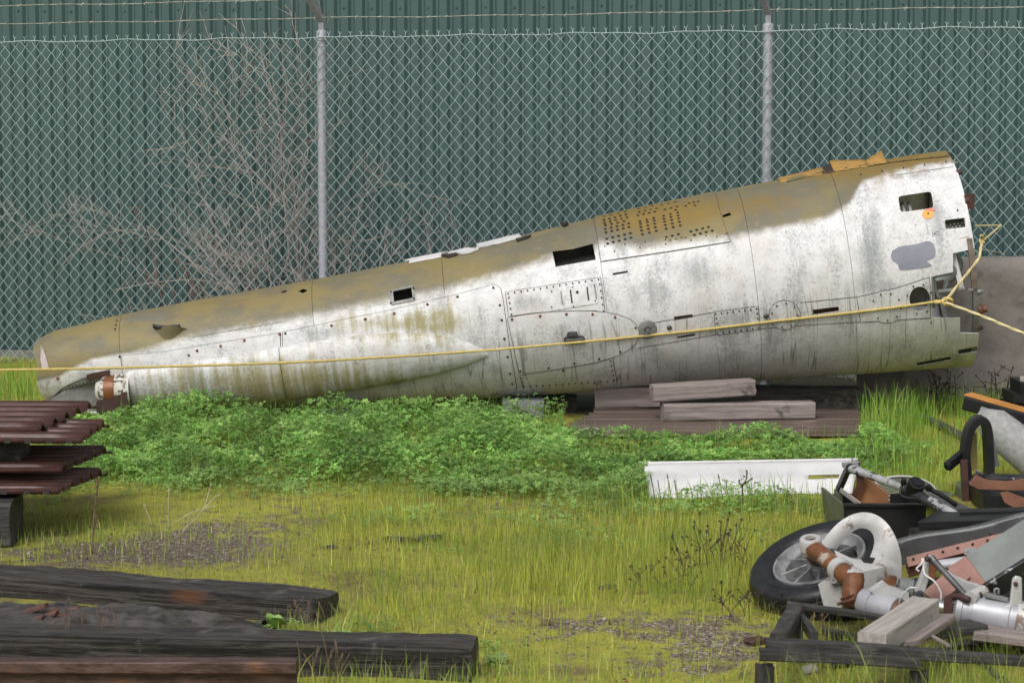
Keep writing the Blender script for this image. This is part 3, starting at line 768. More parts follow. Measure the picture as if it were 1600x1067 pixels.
for i in range(7):
    u0, u1 = ends[i] + (gap_ if i else 0), ends[i + 1] - (gap_ if i < 6 else 0)
    outer = [(u0, A0), (u1, A0), (u1, A1), (u0, A1)]
    hs_ = [h for h in HD_.values() if u0 < sum(p[0] for p in h) / len(h) < u1]
    if i == 6:
        # the skin is torn out at the open end, near side and far side
        n_ = [p for p in notch]
        outer = [(u0, A0), (u1, A0)]
        ns_ = [(min(p[0], u1 + .02), p[1]) for p in n_]
        hs_.append(ns_)
        hs_.append([(u1 - .34, KA * 2.98), (u1 - .30, KA * 3.45), (u1 - .15, KA * 3.6), (u1 + .02, KA * 3.6), (u1 + .02, KA * 2.85)])
        outer += [(u1, A1), (u0, A1)]
    if i == 3:
        hs_.append(pxpoly([(930, 343), (1112, 303), (1140, 378), (939, 408)])[::1]) if False else None
    if i == 0:
        hs_.append(TAIL)
        outer = [(u0 + .012, A0), (u1, A0), (u1, A1), (u0 + .01, A1), (u0 + .03, KA * 3.6), (u0 - .005, KA * 2.6), (u0 + .01, KA * 1.5), (u0 - .012, KA * .9), (u0 + .015, KA * .35), (u0 + .0, KA * -.3), (u0 + .02, KA * -.9)]
    patch('skin_section', outer, hs_, 0.0, .004, .02)
# ---- proud panels
def panel(name, pts, off=.0028, holes=(), spacing=.016, label=None, px=True, material='aircraft', seam=None):
    if seam is None: seam = material == 'aircraft'
    o = patch(name, pxpoly(pts) if px else pts, [pxpoly(h) for h in holes], off, .0034, spacing, material=material)
    if label: o['label'] = label
    if seam:
        D = [Vector(p) for p in resample(pxpoly(pts), .02)]; n = len(D); ar = sum(D[i].x * D[(i + 1) % n].y - D[(i + 1) % n].x * D[i].y for i in range(n)); sg = 1 if ar > 0 else -1
        q = MB(); vs = []
        for i in range(n):
            t = (D[(i + 1) % n] - D[i - 1]).normalized(); nn_ = Vector((t.y, -t.x)) * sg
            a_, b_ = D[i] - nn_ * .001, D[i] + nn_ * .0034
            vs += [S(a_.x, a_.y / KA, .0016), S(b_.x, b_.y / KA, .0016)]
        q.add(vs, [(2 * i, 2 * i + 1, (2 * i + 3) % (2 * n), (2 * i + 2) % (2 * n)) for i in range(n)])
        q.build('panel_gap', 'seam', o)
    return o
def seam_line(pts, w=.003, parent=None):
    D = [Vector(dom(*p)) for p in pts]; D = [Vector(p) for p in resample([tuple(d) for d in D], .02, False)] + [D[-1]]
    q = MB(); vs = []
    for i in range(len(D)):
        t = (D[min(i + 1, len(D) - 1)] - D[max(i - 1, 0)]).normalized(); nn_ = Vector((t.y, -t.x)) * w / 2
        for e in (D[i] - nn_, D[i] + nn_): vs.append(S(e.x, e.y / KA, .0012))
    q.add(vs, [(2 * i, 2 * i + 1, 2 * i + 3, 2 * i + 2) for i in range(len(D) - 1)]); q.build('skin_seam', 'seam', plane)
def smooth_px(pts, n=6): return [(p.x, p.y) for p in crv([Vector((a, b, 0)) for a, b in pts], n)]
panel('access_panel', [(442, 519), (520, 503), (600, 487), (690, 466), (768, 446), (776, 446), (782, 451), (786, 470), (793, 520), (801, 570), (807, 605), (803, 613), (700, 624), (600, 627), (520, 629), (446, 630)])
panel('access_panel', [(191, 556), (260, 549), (320, 539), (438, 520), (442, 630), (320, 634), (197, 630)])
for ln in ([(999, 508), (1115, 488), (1185, 479)], [(1250, 473), (1339, 464)], [(996, 544), (1060, 533), (1118, 523)], [(1187, 514), (1260, 508), (1345, 503)], [(1345, 503), (1453, 497)], [(300, 527), (440, 503)], [(1400, 274), (1490, 261)]): seam_line(ln)
perf = []
def row(x0, y0, x1, y1, n): perf.extend([(x0 + (x1 - x0) * k / max(1, n - 1), y0 + (y1 - y0) * k / max(1, n - 1)) for k in range(n)])
row(948.5, 374.5, 985, 366, 5); row(949.5, 382, 986, 373, 5)
row(946, 359.5, 982.5, 351, 5); row(947, 364.8, 983, 356.5, 5)
row(944, 345.5, 978, 337, 5); row(945, 350, 980, 341.5, 5)
for k, (x0, y0) in enumerate(((1000, 347.5), (1000.8, 351.5), (1001.6, 356.4), (1002.6, 361.8), (1004, 367.5))): row(x0, y0, x0 + 21.5, y0 - 5.1, 3)
for k, (x0, y0) in enumerate(((1037, 339), (1037.6, 343.4), (1038.6, 348), (1039.6, 353.3), (1041, 359))): row(x0, y0, x0 + 22, y0 - 5.1, 3)
row(1041.5, 372, 1060, 367.5, 3); row(1047, 377.5, 1065.7, 373, 3)
row(1079.5, 363, 1107, 356.3, 4); row(1085, 368.5, 1113, 361.8, 4)
row(997, 338, 1023, 332.5, 4); row(999, 333, 1026, 327.5, 4); row(998, 328, 1019, 323.5, 3)
row(1039, 329, 1058, 324.5, 3); row(1042, 332, 1056, 329.5, 2); row(1034, 322, 1055, 317.5, 3)
row(1071.5, 323.5, 1086, 322.6, 2); row(1077, 319, 1091, 316.5, 3); row(1073, 321, 1090, 319, 2)
row(944, 340, 977, 333, 4); row(946, 353.8, 975, 347.5, 4)
def ang_r(py): return max(1.0, 2.55 - max(0, 360 - py) * .022)
pf_poly = [(929, 346), (932, 332), (1020, 310), (1113, 290), (1116, 302), (1124, 330), (1133, 357), (1141, 378), (1040, 394), (939, 409)]
seen = []
for (x, y) in perf:
    if all(abs(x - a) > 6.3 or abs(y - b) > 3.1 for a, b in seen): seen.append((x, y))
perf = seen
panel('perforated_panel', pf_poly, .006, [ell(x, y, 2.7, ang_r(y) * .78, 8) for x, y in perf], .016, 'olive and ochre panel punched with rows of small holes')
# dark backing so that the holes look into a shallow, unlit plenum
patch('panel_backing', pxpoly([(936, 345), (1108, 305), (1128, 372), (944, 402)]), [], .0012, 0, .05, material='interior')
bullet = smooth_px([(793, 497), (830, 491), (880, 487), (930, 487), (968, 493), (990, 504), (998, 519), (992, 537), (968, 553), (930, 565), (880, 574), (812, 583)])
panel('access_panel', bullet, .0045)
panel('riveted_panel', [(790, 457), (860, 446), (938, 434), (945, 488), (930, 485), (880, 485.5), (830, 489), (795, 494)], .003)
panel('vent_cover', rquad([(856, 452), (932, 441), (935, 474), (859, 486)], .12), .007)
for sx in (875, 890, 916, 928): panel('vent_slot', [(sx, 456 - (sx - 875) * .16), (sx + 2.4, 455.6 - (sx - 875) * .16), (sx + 5, 476 - (sx - 875) * .16), (sx + 2.6, 476.4 - (sx - 875) * .16)], .0085, material='rivet' if sx in (890, 916) else 'bare_alloy', spacing=.01)
panel('riveted_panel', [(813, 587), (880, 577), (930, 568), (957, 560), (964, 597), (890, 603), (819, 608)], .003)
panel('riveted_panel', [(1116, 488), (1184, 479), (1187, 514), (1119, 523)], .0035)
panel('round_cover', ell(1226, 492, 24, 22, 26), .0045)
panel('round_cover', ell(1385, 479, 27, 25, 26), .0035)
panel('riveted_panel', [(1339, 465), (1400, 451), (1452, 434), (1453, 496), (1345, 503)], .0018, [ell(1437, 467, 16.5, 19.5, 18)])
panel('top_cap_strip', [(1230, 285), (1300, 268), (1380, 256), (1482, 245), (1478, 237), (1380, 246), (1232, 279)], .006)
panel('window_surround', [(607, 456), (645, 446), (649, 470), (611, 477)], .006, [HOLES['a']], .012, material='bare_alloy')
# paint marks
def spot(name, pts, off, m): panel(name, pts, off, (), .012, material=m)
spot('paint_spot', ell(1450, 335, 9.5, 7.5, 20), .003, 'orange_spot')
spot('paint_spot', [(1443, 329), (1452, 326), (1461, 326.5), (1460, 330), (1454, 330)], .0045, 'red_spot')
spot('primer_patch', smooth_px([(1394, 392), (1408, 385), (1430, 382), (1452, 377), (1461, 388), (1460, 402), (1448, 408), (1456, 415), (1440, 419), (1408, 422), (1403, 413), (1394, 407), (1392, 399)], 4), .0022, mat('blue_grey_primer', (.185, .19, .235), (.22, .225, .265), 9, .6, 0, .03, (.33, .33, .36), .62, .74, (1, 1, 1), 6))
for a, b in (((1457, 363), (1457, 369)), ((1459.5, 362.5), (1459.5, 369)), ((1459.5, 365.5), (1464, 362)), ((1460, 366), (1467, 367)), ((1464, 362), (1467, 363.5))):
    dx, dy = b[0] - a[0], b[1] - a[1]; l = math.hypot(dx, dy); nx_, ny_ = -dy / l * .25, dx / l * .25
    spot('pencil_mark', [(a[0] + nx_, a[1] + ny_), (b[0] + nx_, b[1] + ny_), (b[0] - nx_, b[1] - ny_), (a[0] - nx_, a[1] - ny_)], .002, 'dark_grey')
# ---- fasteners
def rivets(pts, r_px, name, m, off=.007):
    mb = MB()
    for (x, y) in pts:
        u, th = hit(x, y); p = S(u, th, off); nrm = (S(u, th, 1) - S(u, th, 0)).normalized(); r = r_px / 274.0
        mb.lathe([(0, .0012), (r * .8, .0008), (r, -.004)], p, nrm, 8)
    o = mb.build(name, m, plane, True); o['kind'] = 'stuff'
def along(pts, n):
    P = [Vector((a, b)) for a, b in pts]; Ls = [(P[i + 1] - P[i]).length for i in range(len(P) - 1)]; T = sum(Ls); out = []
    for k in range(n):
        d = T * k / (n - 1); i = 0
        while i < len(Ls) - 1 and d > Ls[i]: d -= Ls[i]; i += 1
        p = P[i] + (P[i + 1] - P[i]) * (d / Ls[i]); out.append((p.x, p.y))
    return out
big = [(771, 450), (781, 477), (784, 500), (788, 529), (793, 557), (797, 583), (800, 599), (796, 615), (446, 521), (448, 606), (433, 603), (700, 619), (640, 621), (570, 477 + 22), (745, 618), (592, 622), (880, 581 - 3), (857, 573 + 1), (897, 567), (936, 560), (969, 549), (993, 512), (813, 579), (187, 557), (295, 555)]
rivets(big, 2.0, 'fasteners', 'rivet')
rivets([(800, 499), (844, 494), (885, 491), (926, 491), (961, 495.5), (616, 490), (668, 476), (571, 499), (715, 464), (437, 522), (382, 532), (345, 541), (308, 548), (90, 591), (518, 509)], 2.4, 'rusty_fasteners', 'rivet_rust')
small = along([(794, 459), (935, 437)], 15) + along([(795, 465), (799, 491)], 4) + along([(937, 444), (943, 486)], 5) + along([(818, 603), (959, 594)], 15) + along([(954, 563), (959, 592)], 5) + along([(815, 590), (817, 601)], 3)
small += along([(1118, 490), (1182, 482)], 8) + along([(1121, 520), (1185, 512)], 8) + along([(1119, 497), (1121, 513)], 3) + along([(1183, 489), (1184, 505)], 3)
small += [(1226 + 20.5 * math.cos(t), 492 + 18.5 * math.sin(t)) for t in np.arange(.3, 6.5, .75)] + [(1385 + 23 * math.cos(t), 479 + 21 * math.sin(t)) for t in np.arange(.1, 6.3, .7)]
small += [(1437 + 20.5 * math.cos(t), 467 + 23 * math.sin(t)) for t in np.arange(.2, 6.4, .8)]
small += along([(1300, 267), (1478, 245)], 9) + along([(1345, 274), (1478, 254)], 5) + [(862, 456), (895, 449), (929, 446), (930, 470), (896, 479), (862, 480), (1496, 329), (1450, 334), (1455, 503)]
small += along([(184, 495), (180, 515)], 4) + along([(945, 386), (1135, 366)], 7) + along([(960, 394), (1120, 371)], 5) + along([(450, 548), (452, 622)], 7) + along([(436, 548), (438, 620)], 5)
rivets(small, 1.35, 'rivets', 'rivet', .0085)
rivets([(902, 457)], 2.8, 'drain_hole', 'rivet', .0085)
rivets([(611, 457), (611, 474), (646, 451), (647, 467)], 1.8, 'rivets', 'rivet', .008)
# ---- pull handle on the bullet panel, small fittings
def at(px, py, off=0): u, th = hit(px, py); return S(u, th, off)
def nrm_at(px, py): u, th = hit(px, py); return (S(u, th, 1) - S(u, th, 0)).normalized()
mb = MB(); 
nn = nrm_at(897, 527)
mb.prism([at(x, y, .004) for x, y in ((880, 531), (881, 527), (885, 525), (887, 518), (901, 517), (903, 523), (911, 524), (914, 528), (912, 532), (884, 534))], nn * .014)
mb.prism([at(x, y, .018) for x, y in ((888, 523), (889, 519), (899, 518), (901, 523))], nn * .010)
mb.tube([at(884, 530, .018), at(911, 528, .018)], .006, 8)
mb.build('latch_fitting', 'dark_grey', plane, True, 35)
mb = MB(); c_ = at(1012, 515, .002); n2_ = nrm_at(1012, 515)
mb.lathe([(.0, .004), (.02, .004), (.022, .012), (.03, .012), (.052, .003), (.055, -.004)], c_, n2_, 20); mb.tube([c_, c_ + n2_ * .022], .008, 8)
mb.build('drain_fitting', 'bare_alloy', plane, True, 35)
for q in ((1197, 494), (1046, 512)):
    mb = MB(); mb.lathe([(0, .004), (.012, .004), (.016, -.003)], at(*q, .002), nrm_at(*q), 10); mb.build('plug', 'dark_grey', plane, True)
# ---- air scoop near the narrow end
mb = MB()
sc = [(241, 513), (262, 516), (281, 514), (292, 520), (291, 527), (280, 531), (262, 527)]
def scoop(u, v):
    x = 243 + 50 * u; yt = 514 + 2.5 * math.sin(u * 3.1); yb = yt + 15 * math.sin(min(1, u * 1.15) ** .8 * math.pi) * .9 + 1
    return at(x, yt + (yb - yt) * v, .002 + .055 * math.sin(math.pi * min(u * 1.0, 1)) * (1 - v) ** 1.3)
mb.grid(scoop, 14, 8); mb.build('air_scoop', MT['camo'] if 'camo' in MT else mat('camouflage_paint', (.185, .15, .075), (.14, .12, .07), 9, .6, 0, .1), plane, True)
mb = MB(); mb.prism([at(x, y, .01) for x, y in ((240, 514.5), (250, 517), (264, 518.2), (281, 515.5), (283, 512.2), (264, 514), (250, 513.4), (241, 511.5))], nrm_at(262, 514) * .028); mb.build('scoop_mouth', 'interior', plane)
# ---- blister fairing along the lower side
FS = [(200, 580, 637), (212, 578, 638), (250, 572, 638), (300, 564, 637), (370, 553, 634), (440, 541, 629), (500, 531, 621), (560, 523, 611), (620, 518, 600), (680, 520, 587), (720, 528, 575), (750, 541, 564), (768, 553, 556)]
fx = np.array(FS, float)
def fairing_pt(t, ang, grow=0.0):
    x = np.interp(t, np.linspace(0, 1, 60), np.interp(np.linspace(0, 1, 60), np.linspace(0, 1, 60), 200 + 568 * np.linspace(0, 1, 60)))
    yt = np.interp(x, fx[:, 0], FTs); yb = np.interp(x, fx[:, 0], FBs); cy = (yt + yb) / 2; h = (yb - yt) / 2 / 274.0 + grow
    p = at(x, min(cy, 632)); u_, v_ = uv_of(x, cy)
    dep = h * (1.05 - .15 * t)
    u_, th_ = hit(x, min(cy, 632)); nn_ = AV * math.sin(th_) + AW * math.cos(th_); tt_ = AV * math.cos(th_) - AW * math.sin(th_)
    k_ = min(1.5, 1 / max(.5, math.cos(th_)))
    return p + tt_ * (h * k_ * .94 * math.sin(ang)) + nn_ * (dep * math.cos(ang) * .55 - .004)
FTs = fx[:, 1]; FBs = fx[:, 2]
def loft_patch(name, t0, t1, nt_, na, material='aircraft', grow=0.0):
    dv = []; tr = []
    for i in range(nt_ + 1):
        for j in range(na + 1): dv.append((t0 + (t1 - t0) * i / nt_, math.pi * 2 * j / na))
    for i in range(nt_):
        for j in range(na):
            a = i * (na + 1) + j; tr += [(a, a + na + 1, a + na + 2), (a, a + na + 2, a + 1)]
    P = [fairing_pt(t, a, grow) for t, a in dv]; cx_, cy_ = np.array([to_px(p) for p in P]).T
    o = finish_skin(name, [(2 + t * 2.1, abs(a - math.pi) * .1 + .2) for t, a in dv], np.array(tr, np.int32)[:, ::-1], plane, 0, 0, material, fn=None)
    V = np.array([p - PB for p in P], np.float32); o.data.vertices.foreach_set('co', V.ravel()); o.data.update()
    c = masks(cx_, cy_); c[:, 0] = 0; c[:, 3] = 0; c[:, 2] *= .5
    c[:, 1] = np.clip(.48 + c[:, 1] * .6 + .55 * bl(cx_, cy_, 600, 606, 160, 14) + .4 * bl(cx_, cy_, 520, 622, 120, 10) + .25 * bl(cx_, cy_, 260, 630, 90, 14), 0, 1)
    o.data.color_attributes['Col'].data.foreach_set('color', c.astype(np.float32).ravel())
    return o
tj = (443 - 200) / 568
loft_patch('fairing', 0, tj - .0008, 40, 40); loft_patch('fairing', tj + .0008, 1.0, 56, 40)
# rounded, mottled tip of the fairing with its rust strap and bracket
P0 = fairing_pt(.0, 0) * .5 + fairing_pt(0, math.pi) * .5
tipm = mat('mottled_white_paint', (.52, .50, .45), (.44, .42, .36), 12, .7, 0, .4, (.07, .06, .045), .52, .57, (1, 1, 1), 30)
mb = MB(); ax = Vector((-1, 0, -.05)).normalized(); r0 = .098
cap_o = P0 + Vector((.02, -.01, 0))
mb.lathe([(r0 * 1.0, 0), (r0 * .97, .05), (r0 * .88, .09), (r0 * .80, .13), (r0 * .72, .165), (r0 * .5, .195), (.0, .207)], cap_o, ax, 28)
mb.build('fairing_tip', tipm, plane, True)
mb = MB(); mb.lathe([(r0 * .90, .085), (r0 * .93, .085), (r0 * .93, .085), (r0 * .87, .145), (r0 * .82, .145)], cap_o, ax, 28); mb.build('strap', 'rust_bright', plane, True, 40)
mb = MB(); b0 = cap_o + ax * .12 + Vector((0, -.04, -r0 * .8))
mb.prism([b0 + Vector((-.06, -.06, .03)), b0 + Vector((.02, -.06, .045)), b0 + Vector((.11, -.06, .085)), b0 + Vector((.11, -.06, -.02)), b0 + Vector((.03, -.06, -.06)), b0 + Vector((-.06, -.06, -.06))], (0, .14, 0)); mb.build('strap_bracket', 'rust_dark', plane)
# ---- the opening under the narrow end: dark inner sheet, riveted flange and white lip
mb = MB()
def inner(px, py, off): return at(px, py, off)
YI = at(112, 608).y + .012; mb.prism([W(x, y, YI) for x, y in ((64, 634), (84, 620), (104, 608), (130, 599), (166, 595), (172, 645), (130, 646), (100, 643), (78, 638))], (0, .004, 0)); mb.build('inner_sheet', 'bare_alloy', plane)
def strip(pts, w_px, off, name, m, n=10):
    mb = MB(); P = smooth_px(pts, n)
    def fn(u, v):
        i = min(int(u * (len(P) - 1) + 1e-6), len(P) - 1); x, y = P[i]; return at(x, y + (v - .5) * w_px, off)
    mb.grid(fn, len(P) - 1, 2); return mb.build(name, m, plane, True)
strip([(66, 632), (85, 618), (110, 604), (135, 596), (164, 592)], 8, -.006, 'edge_flange', 'bare_alloy')
mb = MB(); lipp = smooth_px([(80, 635), (100, 641), (125, 644), (158, 645)], 6); mb.tube([W(x, y, YI - .012) for x, y in lipp], .0085, 6); mb.build('lower_lip', 'white_panel', plane, True)
strip([(135, 590), (150, 586), (172, 582)], 9, .004, 'rust_strip', 'rust_dark')
rivets(along([(74, 627), (88, 617), (110, 606), (135, 598), (158, 594)], 17), 1.2, 'rivets', 'rivet', -.002)
# torn flap at the narrow end
mb = MB(); mb.prism([at(x, y, .006) for x, y in ((64, 541), (69, 548), (77, 575), (66, 577), (63, 560))], AW * .004); mb.build('torn_edge', mat('pinkish_bare_metal', (.42, .36, .35), (.3, .25, .24), 10, .5, 0, .2), plane)
# ---- torn metal along the crest
def flap(pts, off0, m, name='torn_edge', lift=.01):
    mb = MB(); q = [at(x, y, off0) for x, y in pts]; mb.prism(q, Vector((0, 0, lift))); mb.build(name, m, plane)
flap([(633, 409), (660, 404), (690, 399), (700, 395), (680, 397), (650, 403)], .004, 'white_panel')
flap([(700, 398), (728, 391), (748, 392), (735, 397), (722, 399), (712, 397)], .005, 'white_panel')
flap([(690, 402), (712, 398), (716, 400), (700, 404)], .003, 'rivet')
flap([(745, 386), (775, 379), (808, 371), (815, 372), (780, 380), (748, 389)], .005, 'white_panel')
flap([(806, 376), (830, 370), (826, 373), (808, 379)], .003, 'rivet')
flap([(876, 352), (882, 350), (888, 353), (881, 356)], .006, 'rivet', 'catch', .014)
och = mat('flaking_ochre_sheet', (.36, .20, .05), (.24, .15, .045), 12, .7, 0, .4, (.5, .42, .3), .6, .7)
def crest(px, off): u, th = hit(px, 300); return u
def crest_piece(x0, x1, h0, h1, m, n=8, w=.05):
    mb = MB(); 
    def fn(a, b):
        x = x0 + (x1 - x0) * a; y = np.interp(x, [p[0] for p in ((62, 527), (490, 437), (700, 396), (930, 340), (1120, 300), (1300, 264), (1478, 236))], [527, 437, 396, 340, 300, 264, 236])
        u = uv_of(x, y)[0]; th = math.pi / 2 - .22 + b * .25
        hh = (h0 + (h1 - h0) * a) * (b ** 1.5) + .004 + .006 * noise.noise(Vector((x * .15, b * 3, 1)))
        return S(u, th, hh)
    mb.grid(fn, n, 4); o = mb.build('torn_edge', m, plane, True); md = o.modifiers.new('thickness', 'SOLIDIFY'); md.thickness = .003
crest_piece(1215, 1285, .006, .018, och); crest_piece(1298, 1352, .045, .02, och); crest_piece(1352, 1380, .01, .055, och); crest_piece(640, 690, .008, .01, 'white_panel'); crest_piece(745, 812, .012, .012, 'white_panel')
crest_piece(1280, 1300, .01, .03, 'rivet')
strip([(182, 494), (178, 505), (180, 522), (184, 550)], 1, .004, 'weld_bead', 'rivet', 4) if False else None
# ---- ring frame and fittings at the open end
def ring(u, th0, th1, r0, r1, w, name, m, n=60):
    mb = MB(); vs = []; fs = []
    for i in range(n + 1):
        th = th0 + (th1 - th0) * i / n
        for (ro, uu) in ((r0, u), (r1, u), (r1, u + w), (r0, u + w)): vs.append(S(uu, th, ro))
    for i in range(n):
        for j in range(4): a = i * 4 + j; b = i * 4 + (j + 1) % 4; fs.append((a, b, b + 4, a + 4))
    fs += [(0, 3, 2, 1), (n * 4, n * 4 + 1, n * 4 + 2, n * 4 + 3)]
    mb.add(vs, fs); return mb.build(name, m, plane)
ring(UEND - .03, -math.pi / 2, 1.5 * math.pi, -.05, -.006, .028, 'end_frame', 'bare_alloy')
ring(UEND - .036, -.2, .25, -.012, .0025, .03, 'end_frame_plate', mat('rusty_alloy', (.17, .13, .105), (.10, .075, .06), 18, .6, 0, .3), 16)
for us_ in useam[2:]: ring(us_ - .02, -math.pi / 2, 1.5 * math.pi, -.05, -.005, .004, 'inner_frame', 'interior', 48)
# bulkhead plate with a curved duct, seen in the torn gap
u_l = hit(1458, 465)[0]
ring(u_l - .01, -.35, .32, -.09, -.004, .02, 'gap_edge_strip', 'bare_alloy', 14)
mb = MB(); mb.tube(crv([S(u_l + .02, -.12, -.05), S(u_l + .10, -.06, -.07), S(u_l + .15, .02, -.12), S(u_l + .13, .16, -.2)], 6), .05, 14); mb.build('duct', 'grey_paint', plane, True)
mb = MB(); mb.bar(S(u_l + .165, -.21, -.03), S(u_l + .135, .17, -.05), .014, .03); mb.build('stringer', 'white_panel', plane)
mb = MB(); mb.bar(S(u_l + .13, .235, -.015), S(UEND - .02, .255, -.012), .03, .022, AW); mb.build('stringer', 'plank_pale', plane)
mb = MB(); mb.bar(S(u_l + .03, -.19, .0), S(u_l + .16, -.19, .0), .016, .01, AW); mb.bar(S(u_l + .19, -.205, .0), S(UEND - .03, -.21, .0), .012, .012, AW); mb.build('stringer', 'bare_alloy', plane)
mb = MB(); mb.prism([at(x, y, -.02) for x, y in ((1460, 437), (1478, 433), (1483, 444), (1474, 461), (1466, 468), (1461, 455))], AW * .004); mb.build('torn_web', 'grey_paint', plane)
mb = MB(); mb.prism([at(x, y, -.005) for x, y in ((1463, 440), (1475, 437), (1473, 447), (1469, 455), (1464, 450))], AW * .004); mb.build('torn_web', 'rivet', plane)
for (th, sz, m) in ((.62, .03, 'rust_dark'), (.98, .016, 'rust_dark'), (1.15, .014, 'bare_alloy'), (1.42, .014, 'rivet'), (-.42, .03, 'rust'), (-.24, .016, 'bare_alloy'), (-.62, .014, 'rust_dark')):
    mb = MB(); p = S(UEND + .008, th, -.012)
    mb.lathe([(0, sz * 1.3), (sz * .6, sz * 1.2), (sz * .7, sz * .4), (sz, sz * .2), (sz, -.015)], p, AU, 10); mb.build('end_bolt', m, plane, True, 40)
mb = MB(); p = S(UEND, .62, -.02); mb.box(p + AU * .02, .05, .06, .085); mb.build('end_bracket', 'rust_dark', plane)
# little pipes behind the upper window
mb = MB(); 
for dx in (0, .035): mb.tube([at(1416 + dx * 300, 334, -.06), at(1414 + dx * 300, 318, -.07), at(1410 + dx * 300, 300, -.09)], .010, 8)
mb.build('pipe', 'silver', plane, True)
mb = MB(); mb.grid(lambda u, v: at(1474 + 37 * u, 338 + 22 * v - 4 * u, -.06), 2, 2); mb.build('inner_plate', 'olive', plane)
mb = MB()
for (x, y) in [(1481 + 6 * k, 346.5 - k) for k in range(5)] + [(1484 + 6 * k, 350.5 - k) for k in range(4)]: mb.lathe([(0, .001), (.0045, 0)], at(x, y, -.055), nrm_at(x, y), 6)
mb.build('inner_plate_holes', 'white_panel', plane)
mb = MB(); mb.grid(lambda u, v: at(1398 + 70 * u, 296 + 44 * v - 9 * u, -.22), 2, 2); mb.build('opening_backing', 'black_steel', plane)  # black sheet added behind the window to stand for the unlit inside
mb = MB(); mb.grid(lambda u, v: at(862 + 70 * u, 388 + 32 * v - 12 * u, -.10), 2, 2); mb.build('opening_backing', 'interior', plane)  # dark sheet added behind the opening in place of interior shade
mb = MB(); mb.grid(lambda u, v: at(1048 + 268 * u, 486 + 16 * v - 3 * u, -.03), 30, 2); mb.build('opening_backing', 'brown_dark', plane)
mb = MB(); mb.grid(lambda u, v: at(1428 + 62 * u, 576 - 13 * u - 12 * v, -.008), 6, 3); mb.build('opening_backing', 'interior', plane)  # dark sheet added close behind the slot, so it reads as shaded
mb = MB(); mb.grid(lambda u, v: at(1494 + 33 * u, 558 - 6 * u - 16 * v, -.008), 6, 3); mb.build('opening_backing', 'interior', plane)  # same dark sheet added for the slot at the open end
mb = MB(); mb.grid(lambda u, v: at(1420 + 34 * u, 446 + 44 * v, -.09), 6, 6); mb.build('opening_backing', 'bare_alloy', plane)
mb = MB(); mb.grid(lambda u, v: at(1428 + 62 * u, 580 - 14 * u - 10 * v, .0025), 8, 2); mb.build('slot_rust_edge', 'rust_dark', plane, True) if False else None

# ================================================================== ROPE
def rope_mesh(pts, r, pitch, matn, name, parent):
    P = [Vector(p) for p in pts]; out = MB(); dense = []
    for i in range(len(P) - 1):
        L = (P[i + 1] - P[i]).length; m = max(1, int(L / (pitch / 7)))
        dense += [P[i] + (P[i + 1] - P[i]) * (k / m) for k in range(m)]
    dense.append(P[-1]); s = 0; arc = [0]
    for i in range(1, len(dense)): s += (dense[i] - dense[i - 1]).length; arc.append(s)
    for q in range(3):
        pp = []
        for i, p in enumerate(dense):
            d = (dense[min(i + 1, len(dense) - 1)] - dense[max(i - 1, 0)]).normalized(); a = d.cross(Vector((0, 1, .3))).normalized(); b = a.cross(d)
            t = 2 * math.pi * (arc[i] / pitch + q / 3); pp.append(p + (a * math.cos(t) + b * math.sin(t)) * r * .5)
        out.tube(pp, r * .56, 5)
    return out.build(name, matn, parent, True)
yk = at(1473, 470, .014); 
rope = thing('yellow_rope', 'twisted yellow rope stretched along the aircraft wreck and knotted at its open end', 'rope', (yk.x, yk.y, 0))
lead = [(-60, 580), (0, 578), (130, 576), (300, 571.5), (460, 566)]
RP = [Vector((-5.6, 12.4, .02)), Vector((-4.2, 12.6, .28))] + [W(x, y, 12.72) for x, y in lead]
for x, y in ((560, 560.5), (680, 553), (800, 544), (900, 535), (1000, 525.5), (1100, 515), (1200, 503), (1300, 492), (1400, 480), (1473, 470)):
    sp = at(x, y, .012)
    f = np.interp(x, (460, 1000), (0, 1)); RP.append(W(x, y, 12.72 * (1 - f) + sp.y * f if f < 1 else sp.y))
for i in range(len(RP)):      # keep the rope clear of the fairing
    pass
rope_mesh(crv(RP, 6), .0076, .036, 'rope', 'rope_line', rope)
mb = MB()
kn = []
for t in np.linspace(0, 4 * math.pi, 60): kn.append(yk + Vector((.030 * math.cos(t * .5) + .018 * math.cos(1.5 * t), -.006 - .012 * math.sin(2 * t), .011 * math.sin(1.5 * t) + .01 * math.sin(t))))
mb.tube(kn, .0085, 7); mb.build('knot', 'rope', rope, True)
k2 = S(UEND + .03, .60, .02); k3 = W(1534, 378, k2.y - .02); k1 = W(1530, 404, yk.y - .02)
rope_mesh([yk + Vector((.01, -.01, .005)), k1], .0088, .2, 'rope_pale', 'rope_line', rope)
rope_mesh([k1, k3], .0085, .1, 'rope_pale', 'rope_line', rope)
far = W(1564, 352, 13.75)
rope_mesh([k3, far, W(1524, 353, 13.3)], .006, .1, 'rope_pale', 'rope_line', rope)
mb = MB(); mb.tube([k3 + Vector((.012 * math.cos(t), .012 * math.sin(t * 1.3), .014 * math.sin(t) + .004 * t - .01)) for t in np.linspace(0, 9, 40)], .0065, 6); mb.build('knot', 'rope', rope, True)
rope_mesh(crv([yk + Vector((.01, -.01, -.003)), W(1540, 496, 12.6), W(1600, 521, 12.5), W(1600, 521, 12.5).lerp(Vector((4.1, 12.05, .02)), .5), Vector((4.1, 12.05, .02))], 4), .0088, .25, 'rope_pale', 'rope_line', rope)

for q in (Vector((4.1, 12.05, 0)), Vector((-5.6, 12.4, 0))):
    mb = MB(); mb.tube([q - Vector((0, 0, .1)), q + Vector((.01, 0, .09))], .014, 8); mb.build('ground_peg', 'rust_dark', rope, True)
